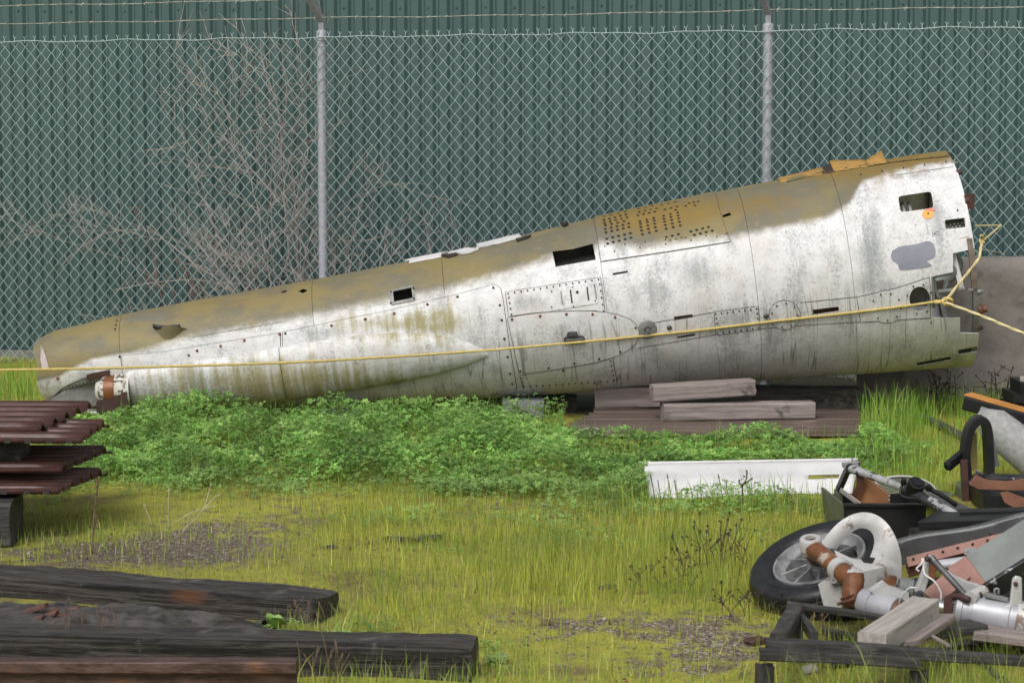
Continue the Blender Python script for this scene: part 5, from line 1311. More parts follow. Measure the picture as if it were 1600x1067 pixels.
# fork: a cast loop that hugs the tyre, with a broad cheek
def fork_loop(pts, n=7): return crv([W(x, y, Y) for x, y, Y in pts], n)
fo = crv([Vector((a, b, 0)) for a, b in ((1284, 855), (1296, 836), (1318, 815), (1345, 806), (1370, 809), (1389, 824), (1400, 846), (1405, 876), (1402, 898), (1388, 917), (1362, 924), (1338, 916), (1322, 902), (1308, 882), (1294, 866), (1286, 856))], 5)
fi = crv([Vector((a, b, 0)) for a, b in ((1303, 853), (1310, 846), (1325, 830), (1343, 821), (1360, 824), (1370, 834), (1372, 848), (1368, 862), (1361, 875), (1352, 880), (1340, 879), (1330, 876), (1321, 871), (1313, 864), (1307, 858), (1303, 853))], 5)
nF = len(fo) - 1
def fork_pt(u, v):
    i = min(int(round(u * nF)), nF); p = fo[i].lerp(fi[i], v); low = sstep(np.array(p.y), 860, 905)
    Y_ = 7.93 - .14 * float(sstep(np.array(p.x + (p.y - 850) * .6), 1300, 1410)) - .022 * math.sin(math.pi * v) * (.3 + 1.6 * float(low)) + .003 * noise.noise(Vector((p.x * .05, p.y * .05, 2))) + .11 * float(low) * (1 - v) ** 1.6
    return W(p.x, p.y, Y_)
def band_pt(u, v):
    i = min(int(round(u * nF * 8.2 / 15)), nF); p = fo[i].lerp(fi[i], v)
    return W(p.x, p.y, 7.95 - .11 * float(sstep(np.array(p.x + (p.y - 850) * .6), 1300, 1410)) - .008 * math.sin(math.pi * v))
mb = MB(); mb.grid(band_pt, int(nF * 8.2 / 15), 4); o = mb.build('fork_loop', 'gear_grey', lg, True); crisp(o, .02, 1)
ck = [(1303, 862, 7.87), (1330, 876, 7.86), (1357, 880, 7.86), (1370, 872, 7.85), (1395, 856, 7.85), (1405, 880, 7.84), (1405, 902, 7.82), (1390, 922, 7.79), (1362, 930, 7.76), (1336, 922, 7.75), (1320, 902, 7.80), (1343, 896, 7.75), (1374, 889, 7.76)]
mb = MB(); mb.add([W(*q) for q in ck], [(0, 1, 11, 10), (1, 2, 12, 11), (2, 3, 12), (3, 4, 5, 12), (12, 5, 6), (12, 6, 7), (11, 12, 7, 8), (11, 8, 9), (10, 11, 9)])
o = mb.build('fork_cheek', 'gear_grey', lg, True); sb = o.modifiers.new('round', 'SUBSURF'); sb.levels = sb.render_levels = 1; sb.subdivision_type = 'SIMPLE'
crisp(o, .02, 0); bv_ = o.modifiers.new('bevel', 'BEVEL'); bv_.width = .004; bv_.segments = 2
mb = MB(); mb.prism([W(x, y, 7.66) for x, y in ((1279, 914), (1296, 903), (1316, 903), (1320, 950), (1290, 957))], (0, .018, 0)); mb.lathe([(.006, .0), (.011, 0), (.011, .012), (.006, .012)], W(1302, 905, 7.65), (0, -1, 0), 12, True); mb.build('fork_plate', 'gear_grey', lg, True, 40)
# short cylinder, boot and spring
k0, k1 = W(1345, 938, 7.56), W(1402, 955, 7.46); dk = (k1 - k0)
mb = MB(); mb.tube([k0, lerp(k0, k1, .05), lerp(k0, k1, .35), lerp(k0, k1, .36), lerp(k0, k1, .7), lerp(k0, k1, .71), k1], [.03, .044, .047, .044, .044, .047, .046], 22); mb.build('lower_cylinder', 'silver', lg, True, 35)
mb = MB(); mb.tube([lerp(k0, k1, .98), lerp(k0, k1, 1.25)], [.04, .03], 16); mb.build('rusty_gland', 'rust', lg, True, 40)
mb = MB(); mb.prism([W(x, y, 7.5) for x, y in ((1360, 924), (1382, 910), (1392, 918), (1420, 926), (1420, 938), (1375, 934))], (0, .05, 0)); mb.build('link_bracket', 'gear_grey', lg, True, 40)
mb = MB(); mb.prism([W(x, y, 7.56) for x, y in ((1373, 918), (1392, 900), (1402, 902), (1400, 912), (1386, 928))], (0, .03, 0)); mb.build('rusty_lug', 'rust', lg, True, 40)
for k in range(7):
    mb = MB(); c_ = W(1408 + 3.0 * k, 917 + .6 * k, 7.56 - .004 * k); mb.lathe([(.028, -.004), (.036, 0), (.028, .004)], c_, Vector((.96, -.2, -.05)), 22); mb.build('spring_coil', 'grey_paint', lg, True)
mb = MB(); mb.tube([W(1404, 916, 7.57), W(1440, 921, 7.54)], .027, 14); mb.build('spring_core', 'dark_grey', lg, True)
# scissor links
def plateprism(pts, Y, th, name, m):
    mb = MB(); mb.prism([W(x, y, Y) for x, y in pts], (0, th, 0)); o = mb.build(name, m, lg, True, 40)
    bv_ = o.modifiers.new('bevel', 'BEVEL'); bv_.width = .004; bv_.segments = 2; bv_.limit_method = 'ANGLE'; return o
plateprism([(1450, 872), (1455, 868), (1461, 874), (1453, 900), (1446, 925), (1441, 936), (1432, 934), (1431, 922), (1440, 900)], 7.40, .035, 'scissor_link', 'gear_grey')
mb = MB(); mb.lathe([(.007, .02), (.014, .02), (.016, .016), (.016, -.02), (.007, -.02)], W(1437, 929, 7.40), (0, 1, 0), 18, True); mb.build('link_eye', 'dark_grey', lg, True, 40)
mb = MB(); mb.tube([W(1455, 871, 7.4), W(1475, 893, 7.36), W(1507, 928, 7.3), W(1518, 935, 7.29)], [.012, .010, .010, .016], 12); mb.build('scissor_rod', 'dark_grey', lg, True, 40)
plateprism([(1456, 868), (1464, 878), (1490, 898), (1512, 908), (1530, 913), (1538, 922), (1534, 936), (1518, 940), (1505, 926), (1480, 902), (1460, 884)], 7.38, .02, 'scissor_link', 'gear_grey')
mb = MB(); mb.tube([W(1516, 934, 7.27), W(1536, 924, 7.33)], .022, 16); mb.build('link_pivot', 'gear_grey', lg, True, 40)
for q in ((1449, 873, 7.385), (1531, 929, 7.28)):
    mb = MB(); mb.lathe([(0, .008), (.008, .006), (.01, -.004)], W(*q), (0, -1, 0), 10); mb.build('pivot_bolt', 'rust_dark', lg, True)
mb = MB(); mb.tube(crv([W(1480, 935, 7.33), W(1495, 931, 7.3), W(1507, 934, 7.27), W(1515, 937, 7.26)], 5), .011, 8); mb.build('rusty_pin', 'rust_dark', lg, True)
mb = MB(); mb.box(W(1481, 945, 7.3), .024, .02, .045); mb.build('rusty_pin_head', 'rust_dark', lg)
mb = MB(); mb.prism([W(x, y, 7.37) for x, y in ((1454, 880), (1461, 886), (1463, 902), (1456, 908), (1452, 896))], (0, .02, 0)); mb.build('rusty_tab', 'rust_bright', lg)
# oleo leg
o0, o1, o2 = W(1442, 944, 7.38), W(1496, 951, 7.32), W(1690, 985, 7.2)
mb = MB(); mb.tube([o0, o1], .022, 20); mb.build('oleo_piston', 'chrome', lg, True, 40)
mb = MB(); L2 = o2 - o1; dirl = L2.normalized()
mb.tube([o1 - dirl * .01, o1, o1 + dirl * .018, o1 + dirl * .02, o1 + dirl * .05, o1 + dirl * .052, o1 + dirl * .165, o1 + dirl * .168, o2], [.03, .050, .052, .048, .05, .056, .057, .054, .055], 32); mb.build('oleo_cylinder', 'silver', lg, True, 30)
mb = MB(); mb.lathe([(.057, -.006), (.061, -.006), (.061, .02), (.057, .02)], o1 + dirl * .195, dirl, 32); mb.build('oleo_band', 'gear_grey', lg, True, 40)
plateprism([(1562, 962), (1566, 948), (1578, 945), (1583, 905), (1588, 900), (1597, 902), (1598, 945), (1590, 972), (1566, 972)], 7.235, .02, 'oleo_bracket', 'gear_grey')
mb = MB()
for x, y in ((1568, 962), (1579, 965), (1587, 912)):
    mb = MB(); mb.lathe([(0, .006), (.006, .006), (.008, -.003)], W(x, y, 7.233), (0, -1, 0), 10); mb.build('bracket_bolt', 'rust_dark', lg, True)
mb = MB(); mb.bar(W(1540, 928, 7.28), W(1575, 937, 7.26), .03, .012); mb.tube(crv([W(1555, 930, 7.27), W(1554, 921, 7.27), W(1560, 920, 7.27), W(1560, 927, 7.27)], 5), .004, 6); mb.build('pipe_clip', 'bare_alloy', lg, True, 40)
mb = MB(); mb.tube(crv([W(1405, 952, 7.43), W(1407, 935, 7.40), W(1420, 919, 7.38), W(1432, 918, 7.36)], 6), .003, 5); mb.tube(crv([W(1443, 872, 7.38), W(1444, 895, 7.35), W(1460, 908, 7.33), W(1470, 925, 7.33), W(1470, 937, 7.33)], 6), .003, 5)
mb.tube(crv([W(1441, 872, 7.38), W(1440, 880, 7.36), W(1432, 888, 7.36), W(1436, 892, 7.36)], 6), .003, 5); mb.build('loose_wire', 'white_panel', lg, True)
# ---- timber frame under the gear
tf = thing('timber_pallet', 'blackened low timber frame carrying the landing gear', 'frame', G(1400, 1105))
def tb(p0, p1, w, h, seed, m='wood_dark', nm='rail'): mb = MB(); mb.timber(p0, p1, w, h, 20, .004, .1, seed); mb.build(nm, m, tf, True, 38, axis=p1 - p0)
YF = 6.62
tb(W(1196, 1004, YF), W(1680, 1036, YF - .02), .05, .026, 1)
tb(W(1187, 1020, YF - .04), W(1436, 1034, YF - .04), .04, .032, 2)
pz = W(1194, 1030, YF); tb(Vector((pz.x, YF - .02, -.05)), Vector((pz.x, YF - .02, pz.z - .012)), .055, .05, 3, nm='post')
pz = W(1436, 1040, YF); tb(Vector((pz.x, YF - .01, -.05)), Vector((pz.x, YF - .01, pz.z - .012)), .03, .05, 4, nm='post')
pz = W(1700, 1040, YF); tb(Vector((pz.x, YF - .01, -.05)), Vector((pz.x, YF - .01, pz.z)), .05, .05, 5, nm='post')
tb(W(1216, 1001, YF + .03), W(1243, 956, 7.3), .05, .05, 6, nm='side_rail')
pz = W(1243, 956, 7.3); tb(Vector((pz.x, 7.32, -.05)), Vector((pz.x, 7.32, pz.z - .03)), .05, .05, 7, nm='post')
tb(W(1230, 944, 7.36), W(1398, 968, 7.36), .05, .018, 8, nm='back_rail')
tb(W(1248, 958, 7.3), W(1272, 995, 6.9), .02, .03, 9, nm='brace')
tb(W(1520, 985, 7.2), W(1660, 1003, 7.15), .16, .03, 10, 'plank_grey', 'deck_board')
tb(W(1452, 990, 7.1), W(1530, 978, 7.2), .09, .03, 11, 'wood_dark', 'deck_board')
pz = W(1600, 975, 7.3); tb(Vector((pz.x, 7.3, -.05)), Vector((pz.x, 7.3, pz.z - .03)), .06, .06, 17, nm='post')
pz = W(1400, 975, 7.36); tb(Vector((pz.x, 7.36, -.05)), Vector((pz.x, 7.36, pz.z + .0)), .06, .06, 18, nm='post')
beam('plank', W(1362, 1004, 6.66), W(1446, 948, 7.08), .088, .062, 'plank_pale', 'pale sawn timber lying slantwise across the blackened frame', 'timber', None, 14, .002, .06, 2)
beam('broken_board', W(1412, 1004, 6.78), W(1476, 962, 7.12), .075, .022, 'plank_grey', 'splintered grey board beside the pale sawn timber', 'timber', None, 14, .006, .1, 3, .3)
beam('thin_stick', W(1440, 985, 7.0), W(1482, 1008, 6.72), .012, .01, 'plank_grey', 'thin grey stick poking from the blackened frame', 'stick', None, 8, .002, .2, 4)
beam('fallen_slat', G(1488, 1000), G(1572, 1068), .03, .02, 'wood_dark', 'dark slat fallen in the grass behind the timber frame', 'timber', None, 8, .002, .2, 5)
# ---- far part of the heap
hf = thing('hoop_frame', 'black steel hoop frame standing at the back of the scrap heap', 'frame', G(1520, 800))
YH = 10.25
hoop = [(1512, 768), (1510, 740), (1508, 712), (1510, 688), (1516, 668), (1526, 657), (1536, 657), (1542, 672), (1544, 700), (1545, 735), (1540, 752), (1518, 768)]
mb = MB(); mb.section(crv([W(x, y, YH) for x, y in hoop], 5), [(-.014, -.055), (.014, -.055), (.018, -.04), (.018, .04), (.014, .055), (-.014, .055)], True, Vector((0, 1, .0))); mb.build('hoop', 'black_steel', hf, True, 40)
mb = MB(); mb.tube([W(1534, 748, YH - .02), W(1680, 752, YH - .3)], .025, 14); mb.build('cross_tube', 'chipped_black', hf, True, 40)
mb = MB(); mb.bar(W(1508, 706, YH + .02), W(1480, 729, YH - .05), .03, .04); mb.lathe([(.006, .01), (.014, .01), (.014, -.01)], W(1481, 728, YH - .07), (-.7, -.5, -.3), 12); mb.build('arm', 'black_steel', hf, True, 40)
mb = MB(); mb.bar(Vector((W(1506, 740, YH).x, YH - .06, 0)), W(1506, 718, YH - .06), .035, .03); mb.build('upright', 'rust_dark', hf)
mb = MB(); mb.bar(W(1533, 738, YH - .05), W(1506, 765, YH - .05), .05, .03); mb.build('brace', 'chipped_black', hf)
mb = MB(); mb.prism([W(x, y, YH - .03) for x, y in ((1505, 768), (1538, 758), (1537, 795), (1498, 795))], (0, .25, 0)); mb.build('olive_box', 'olive', hf)
mb = MB(); mb.prism([W(x, y, YH + .08) for x, y in ((1518, 676), (1526, 676), (1528, 733), (1514, 738))], (0, .01, 0)); mb.build('yellow_web', 'yellow_line', hf)
mb = MB(); mb.prism([W(x, y, YH + .05) for x, y in ((1542, 668), (1550, 668), (1562, 728), (1545, 730))], (0, .02, 0)); mb.build('grey_web', 'grey_paint', hf)
tk = thing('grey_tank', 'mottled grey cylindrical tank lying at the back of the scrap heap', 'tank', G(1600, 760))
t0_, t1_ = W(1538, 652, 10.7), W(1690, 775, 10.4)
mb = MB(); mb.tube([t0_ + (t0_ - t1_).normalized() * .03, t0_, lerp(t0_, t1_, .1), lerp(t0_, t1_, .9), t1_], [.02, .05, .085, .105, .08], 28); mb.build('shell', 'tank_grey', tk, True, 40)
mb = MB(); mb.bar(W(1560, 668, 10.6), W(1577, 680, 10.55), .012, .012); mb.build('handle', 'plank_pale', tk)
bb_ = thing('orange_topped_beam', 'black beam with an orange upper face resting on the grey tank', 'metal beam', G(1600, 720))
b0_, b1_ = W(1511, 628, 10.8), W(1680, 676, 10.5)
mb = MB(); mb.bar(b0_, b1_, .09, .065); mb.build('beam', 'black_steel', bb_)
mb = MB(); mb.bar(b0_ + Vector((.004, 0, .038)), b1_ + Vector((0, 0, .038)), .085, .008); mb.build('orange_face', 'orange', bb_)
mb = MB(); mb.tube([W(1534, 640, 10.72), W(1566, 653, 10.65)], .02, 10); mb.bar(W(1540, 665, 10.66), W(1562, 645, 10.66), .012, .02); mb.build('clip', 'grey_paint', bb_, True, 40)
mb = MB(); mb.tube(crv([W(1556, 648, 10.63), W(1563, 650, 10.62), W(1566, 664, 10.62), W(1570, 672, 10.62)], 5), .005, 6); mb.build('red_wire', 'red_spot', bb_, True)
for k, (pts, lab) in enumerate((([(1515, 757), (1524, 742), (1545, 750), (1575, 752), (1600, 748), (1660, 752), (1660, 764), (1585, 766), (1530, 764)], 'curled brown primed sheet below the black cross tube'), ([(1563, 770), (1575, 768), (1660, 800), (1660, 822), (1610, 806), (1570, 785)], 'brown primed plate lying lowest beside the black tray'))):
    mb = MB(); Y_ = 9.9 - .3 * k; mb.prism([W(x, y, Y_ - (x - 1515) * .0012) for x, y in pts], (0, .012, .0)); single(mb, 'brown_sheet', 'brown_sheet', lab, 'metal sheet', None)
mb = MB(); mb.prism([W(x, y, 9.85) for x, y in ((1536, 772), (1600, 780), (1660, 782), (1660, 812), (1560, 810), (1538, 800))], (0, .3, 0)); single(mb, 'black_case', 'black_steel', 'black metal case under the brown sheets at the back of the heap', 'case')
bk_ = thing('black_crate', 'black ridged crate standing against the concrete wall', 'crate', G(1620, 655))
mb = MB(); q0 = W(1574, 640, 12.3); 
for k in range(4): mb.box((q0.x + .2, 12.35, .05 + .055 * k), .4 - .02 * (k % 2), .3, .048)
mb.box((q0.x + .22, 12.35, .27), .34, .26, .06); mb.build('body', 'black_steel', bk_)
mb = MB(); mb.box((q0.x + .07, 12.28, .31), .02, .02, .03); mb.build('clasp', 'plank_pale', bk_)
mb = MB(); pp = [G(1432, 650, .03), G(1470, 663, .03), G(1512, 686, .03)]; mb.tube(crv(pp, 5), .019, 10); single(mb, 'ground_pipe', 'dark_grey', 'old grey pipe lying in the grass near the concrete wall', 'pipe', None, True)
# bits lying about
for k, (x0, y0, x1, y1, w_, m, lab) in enumerate(((598, 841, 650, 842, .035, 'wood_dark', 'dark splinter of wood lying in the moss'), (652, 841, 690, 838, .03, 'wood_dark', 'dark wood splinter end to end with another in the moss'), (505, 857, 524, 854, .04, 'wood_dark', 'small dark wood lump in the moss near the dry weeds'), (938, 921, 962, 915, .035, 'wood_dark', 'dark wood chip in the fine grass near the dark dead weed'), (847, 973, 860, 971, .03, 'bark_red', 'dark reddish chunk on the gravel patch'), (992, 931, 1012, 927, .03, 'rust', 'small red rusty scrap in the fine grass'), (1166, 1003, 1196, 998, .05, 'rust_dark', 'reddish brown rag beside the timber frame corner'), (1255, 1047, 1275, 1042, .03, 'plank_pale', 'pale scrap caught under the timber frame'))):
    mb = MB(); mb.timber(G(x0, y0, .012), G(x1, y1, .014), w_, .022, 8, .006, .25, k, .4); single(mb, 'debris_chip', m, lab, 'debris', None, True, 45)

R_ = random.Random(21)
for k, (x0, y0, x1, y1, w_, lab) in enumerate(((1290, 985, 1345, 998, .05, 'added dark wood scrap lying inside the timber frame under the tyre'), (1300, 1035, 1372, 1022, .04, 'added thin dark slat lying flat inside the timber frame'), (1470, 1015, 1560, 1000, .07, 'added dark board fragment under the silver oleo leg'), (1380, 945, 1450, 968, .06, 'added dark board lying below the landing gear spring'), (1430, 905, 1560, 930, .12, 'added dark board lying beneath the grey box beam'))):
    mb = MB(); a, b = G(x0, y0, .02), G(x1, y1, .025); mb.timber(a, b, w_, .025, 10, .006, .15, k, .3); single(mb, 'dark_filler_wood', 'wood_dark', lab, 'timber', None, True, 40, axis=b - a)  # dark scraps added to deepen the shade inside the frame and heap

mb = MB(); xa = W(1552, 900, 7.95).x; mb.timber(Vector((xa, 7.95, .12)), Vector((xa + .75, 7.9, .12)), .3, .26, 12, .006, .06, 33); single(mb, 'dark_crate_timber', 'wood_dark', 'heavy dark timber block propping up the grey box beam', 'timber', None, True, 40)
# ================================================================== VEGETATION
def project(x, y, z=0.0):
    f = y * CP - (z - CAMH) * SP; return 800 + FPX * x / f, 533.5 - FPX * (y * SP + (z - CAMH) * CP) / f
def nz(x, y, sc, seed=0.0): return np.array([noise.noise(Vector((a * sc, b * sc, seed))) for a, b in zip(x, y)])
def scatter(n, xr, yr, dens):
    x = rng.uniform(*xr, n); y = rng.uniform(*yr, n); px, py = project(x, y)
    k = rng.random(n) < dens(x, y, px, py); return x[k], y[k], px[k], py[k]
KEEP = []      # footprints where nothing grows (px polygons of objects standing on the ground)
def blocked(px, py, polys):
    r = np.zeros(len(px), bool); P = np.stack([px, py], 1)
    for q in polys: r |= pip(P, q)
    return r
TIE1 = [(-400, 895), (0, 905), (520, 945), (515, 985), (0, 945), (-400, 930)]
TIE2 = [(-400, 1005), (745, 1020), (745, 1072), (-400, 1062)]
TIE3 = [(-400, 930), (400, 950), (400, 990), (-400, 1000)]
PLAT = [(880, 640), (1345, 640), (1345, 695), (882, 697)]
WPAN = [(1008, 740), (1335, 736), (1335, 788), (1010, 786)]
HEAP = [(1310, 790), (1600, 770), (1700, 1000), (1450, 985), (1215, 975), (1240, 900)]
BLK = [TIE1, TIE2, TIE3, PLAT, WPAN]
def blades(name, x, y, h, lean, width, col, label, nseg=3):
    n = len(x); a = rng.uniform(0, 2 * math.pi, n); la = rng.uniform(0, 2 * math.pi, n)
    z0 = np.array([gz(i, j) for i, j in zip(x, y)]) - .004
    dx, dy = np.cos(a) * width / 2, np.sin(a) * width / 2
    lx, ly = np.cos(la) * lean * h, np.sin(la) * lean * h
    V = np.zeros((n, 2 * nseg - 1 + 0, 3)); 
    rows = []
    lev = np.linspace(0, 1, nseg)
    idx = 0
    for k, t in enumerate(lev):
        cx = x + lx * t ** 1.8; cy = y + ly * t ** 1.8; cz = z0 + h * (t - .22 * lean * t ** 3)
        w = (1 - t) ** .7
        if k < nseg - 1:
            V[:, idx] = np.stack([cx - dx * w, cy - dy * w, cz], 1); V[:, idx + 1] = np.stack([cx + dx * w, cy + dy * w, cz], 1); idx += 2
        else: V[:, idx] = np.stack([cx, cy, cz], 1); idx += 1
    m = V.shape[1]; F = []
    for k in range(nseg - 2): F += [(2 * k, 2 * k + 1, 2 * k + 3), (2 * k, 2 * k + 3, 2 * k + 2)]
    F.append((2 * (nseg - 2), 2 * (nseg - 2) + 1, 2 * (nseg - 2) + 2))
    F = (np.array(F)[None] + (np.arange(n) * m)[:, None, None]).reshape(-1, 3)
    C = np.repeat(col[:, None, :], m, 1).reshape(-1, 3)
    o = fast_mesh(name, V.reshape(-1, 3), F, MT['leaf'], C); tag(o, label, 'grass', None, 'stuff'); return o
def colmix(n, *cs, jit=.26):
    cs = np.array(cs); k = rng.integers(0, len(cs), n); t = rng.random((n, 1)); k2 = rng.integers(0, len(cs), n)
    c = cs[k] * t + cs[k2] * (1 - t); return np.clip(c * (1 + jit * rng.standard_normal((n, 1))), .005, 1)
XR, YR = (-4.0, 4.0), (6.2, 14.6)
def clover_d(px, py):
    lo = np.interp(px, (60, 140, 300, 500, 700, 900, 1000, 1080, 1340, 1500), (790, 765, 775, 770, 782, 786, 800, 752, 752, 740))
    hi = np.interp(px, (60, 140, 200, 880, 900, 1340, 1360, 1500), (668, 662, 658, 662, 697, 698, 690, 690))
    d = sstep(py, hi - 4, hi + 4) * (1 - sstep(py, lo - 22, lo + 14))
    d *= sstep(px, 20, 130) * (1 - .7 * sstep(px, 1360, 1440)) * (1 - sstep(px, 1440, 1510)); return d
# ---- clover
def d_clover(x, y, px, py):
    n = nz(x, y, 3.0, 1.0); d = clover_d(px, py) * np.clip(.8 + n * 1.1, .12, 1)
    sp = .30 * np.clip(nz(x, y, 1.9, 5.0) * 2.2 - .15, 0, 1) * sstep(py, 740, 790) * (1 - sstep(py, 850, 900)) * sstep(px, 350, 500)
    sp += .4 * bl(px, py, 560, 992, 60, 12) + .35 * bl(px, py, 440, 985, 30, 10) + .9 * bl(px, py, 1130, 799, 200, 10) + .25 * bl(px, py, 770, 1030, 30, 25)
    d = np.maximum(d, sp); d[blocked(px, py, BLK + [HEAP])] = 0; return d
x, y, px, py = scatter(430000, XR, YR, d_clover)
full = np.clip(clover_d(px, py), 0, 1); mound = np.clip(.66 + 1.1 * nz(x, y, 2.6, 9.0), .22, 1.35)
hmax = (.035 + .14 * full * np.where(((px > 900) & (px < 1340)) | (px < 215), .6, 1) + .075 * bl(px, py, 1130, 798, 200, 14)) * mound; hh = hmax * (rng.random(len(x)) ** .55)
n = len(x); z0 = np.array([gz(i, j) for i, j in zip(x, y)])
cen = np.stack([x + rng.normal(0, .012, n), y + rng.normal(0, .012, n), z0 + hh + .006], 1)
size = rng.uniform(.0075, .0138, n) * np.where(rng.random(n) < .12, 1.7, 1) * (.75 + .25 * full); rot = rng.uniform(0, 2 * math.pi, n)
tilt = rng.normal(0, .38, (n, 2))
upv = np.stack([tilt[:, 0], tilt[:, 1] - .12, np.ones(n)], 1); upv /= np.linalg.norm(upv, axis=1)[:, None]
ax_ = np.cross(upv, np.array([0, 1, 0])); ax_ /= np.linalg.norm(ax_, axis=1)[:, None]; ay_ = np.cross(upv, ax_)
V = np.zeros((n, 3, 5, 3)); 
for l in range(3):
    t = rot + l * 2 * math.pi / 3; dr = ax_ * np.cos(t)[:, None] + ay_ * np.sin(t)[:, None]; sd = -ax_ * np.sin(t)[:, None] + ay_ * np.cos(t)[:, None]; s = size[:, None]
    V[:, l, 0] = cen; V[:, l, 1] = cen + dr * s * .75 + sd * s * .52 + upv * s * .22; V[:, l, 2] = cen + dr * s * 1.15 + sd * s * .18 + upv * s * .06
    V[:, l, 3] = cen + dr * s * 1.15 - sd * s * .18 + upv * s * .06; V[:, l, 4] = cen + dr * s * .75 - sd * s * .52 + upv * s * .22
F = np.array([(0, 1, 2), (0, 2, 3), (0, 3, 4)]); F = (F[None] + (np.arange(n * 3) * 5)[:, None, None]).reshape(-1, 3)
gA, gB, gC = (0.093, 0.225, 0.034), (0.147, 0.287, 0.054), (0.209, 0.326, 0.078)
c = colmix(n, gA, gB, gC) * 1.22 + np.array((.02, .016, .018)); k = (rng.random(n) < .06); c[k] = c[k] * .5 + np.array((0.280, 0.350, 0.105)) * .5
c *= np.clip(.95 + .75 * nz(x, y, 3.6, 71.0), .5, 1.35)[:, None]
c = np.where((py > 760)[:, None], c * .7 + .3 * np.array((0.240, 0.315, 0.120)), c)
o = fast_mesh('clover', V.reshape(-1, 3), F, MT['leaf'], np.repeat(c, 15, 0)); tag(o, 'dense low green clover growing in front of the wreck', 'clover', None, 'stuff')
# stalks under the clover leaves
k = rng.random(n) < .15; xs, ys_, hs2 = cen[k, 0], cen[k, 1], hh[k]
o = blades('clover_stalks', xs, ys_, hs2 + .01, np.full(k.sum(), .15), np.full(k.sum(), .0022), colmix(k.sum(), gA, gB), 'thin green clover stalks in front of the wreck')
o['category'] = 'clover'
# ---- fine yellow-green grass over the moss
def d_fine(x, y, px, py):
    n = nz(x, y, 2.2, 3.0); n2 = nz(x, y, 7, 4.0)
    d = sstep(py, 735, 800) * (.50 + .9 * n + .35 * n2)
    d *= 1 - .85 * gravel_mask(px, py)
    d *= .2 + .8 * sstep(px, 280, 640)
    d += .7 * bl(px, py, 1020, 900, 240, 50) + .45 * bl(px, py, 900, 860, 300, 40)
    d = np.clip(d, 0.02, 1) * sstep(py, 735, 790) * (1 - .75 * sstep(py, 955, 1000))
    d += .5 * sstep(px, 1330, 1400) * sstep(py, 670, 700) * (1 - sstep(py, 780, 820))
    d[blocked(px, py, BLK + [HEAP])] = 0; return d
x, y, px, py = scatter(330000, XR, YR, d_fine); n = len(x)
h = rng.uniform(.03, .105, n) * (.75 + .5 * np.clip(nz(x, y, 2.5, 6.0) + .5, 0, 1)); h *= np.where(bl(px, py, 1020, 900, 260, 60) > .4, 1.35, 1)
c = colmix(n, (0.440, 0.474, 0.065), (0.347, 0.440, 0.059), (0.566, 0.520, 0.116), (0.277, 0.381, 0.065), jit=.30); dry = rng.random(n) < .08; c[dry] = np.array((0.620, 0.554, 0.255)) * rng.uniform(.6, 1.1, (dry.sum(), 1))
g_ = np.clip(nz(x, y, 2.8, 61.0) * 1.8 + .25, 0, 1)[:, None]; c = c * (1 - .55 * g_) + .55 * g_ * np.array((.17, .28, .05)) * rng.uniform(.6, 1.2, (n, 1)); c *= .9
blades('fine_grass', x, y, h, np.abs(rng.normal(0, .25, n)), rng.uniform(.0014, .0036, n) * np.where(rng.random(n) < .08, 1.8, 1), c, 'fine yellow green grass on the mossy ground')
# ---- short moss tufts
def d_moss(x, y, px, py):
    d = sstep(py, 740, 800) * np.clip(.55 + 1.2 * nz(x, y, 3.5, 12.0), 0, 1) * (1 - .8 * gravel_mask(px, py)); d[blocked(px, py, BLK)] = 0; return d
x, y, px, py = scatter(300000, XR, YR, d_moss); n = len(x)
blades('moss_tufts', x, y, rng.uniform(.006, .024, n), np.abs(rng.normal(0, .8, n)), rng.uniform(.0025, .0055, n), colmix(n, (0.402, 0.425, 0.047), (0.284, 0.343, 0.043), (0.495, 0.437, 0.070)), 'low yellow green moss between the grass', 2)
# ---- taller bright grass: along the wreck, the tuft by the platform, the far right
def d_tall(x, y, px, py):
    d = .5 * sstep(px, 150, 230) * (1 - sstep(px, 860, 900)) * bl(px, py, px, 655, 1, 11) * np.clip(.55 + 1.6 * nz(x, y, 2.5, 21.0), .08, 1)
    d += 1.0 * bl(px, py, 1385, 676, 42, 16) + .55 * sstep(px, 1380, 1430) * bl(px, py, px, 650, 1, 24) + .55 * bl(px, py, 1400, 720, 60, 30) + .4 * bl(px, py, 1430, 770, 60, 30)
    d += .5 * (1 - sstep(px, 40, 75)) * bl(px, py, px, 612, 1, 26) + .35 * bl(px, py, 210, 690, 60, 40) * 0 + .25 * bl(px, py, 880, 672, 18, 10) + .10 * bl(px, py, 1110, 702, 240, 7) + .5 * bl(px, py, 1170, 794, 200, 8)
    d += .10 * clover_d(px, py)
    d[blocked(px, py, [PLAT, WPAN, HEAP])] = 0; return d
x, y, px, py = scatter(95000, (-4.2, 4.2), (9.5, 15.4), d_tall); n = len(x)
h = rng.uniform(.07, .19, n); h *= np.where(bl(px, py, 1385, 676, 60, 22) > .3, 1.55, 1); h *= np.where(px < 80, 1.1, 1)
blades('tall_grass', x, y, h, np.abs(rng.normal(0, .32, n)), rng.uniform(.003, .0062, n), colmix(n, (0.179, 0.358, 0.042), (0.263, 0.420, 0.062), (0.358, 0.462, 0.106), (0.157, 0.294, 0.042)), 'bright green longer grass around the wreck and wall', 4)
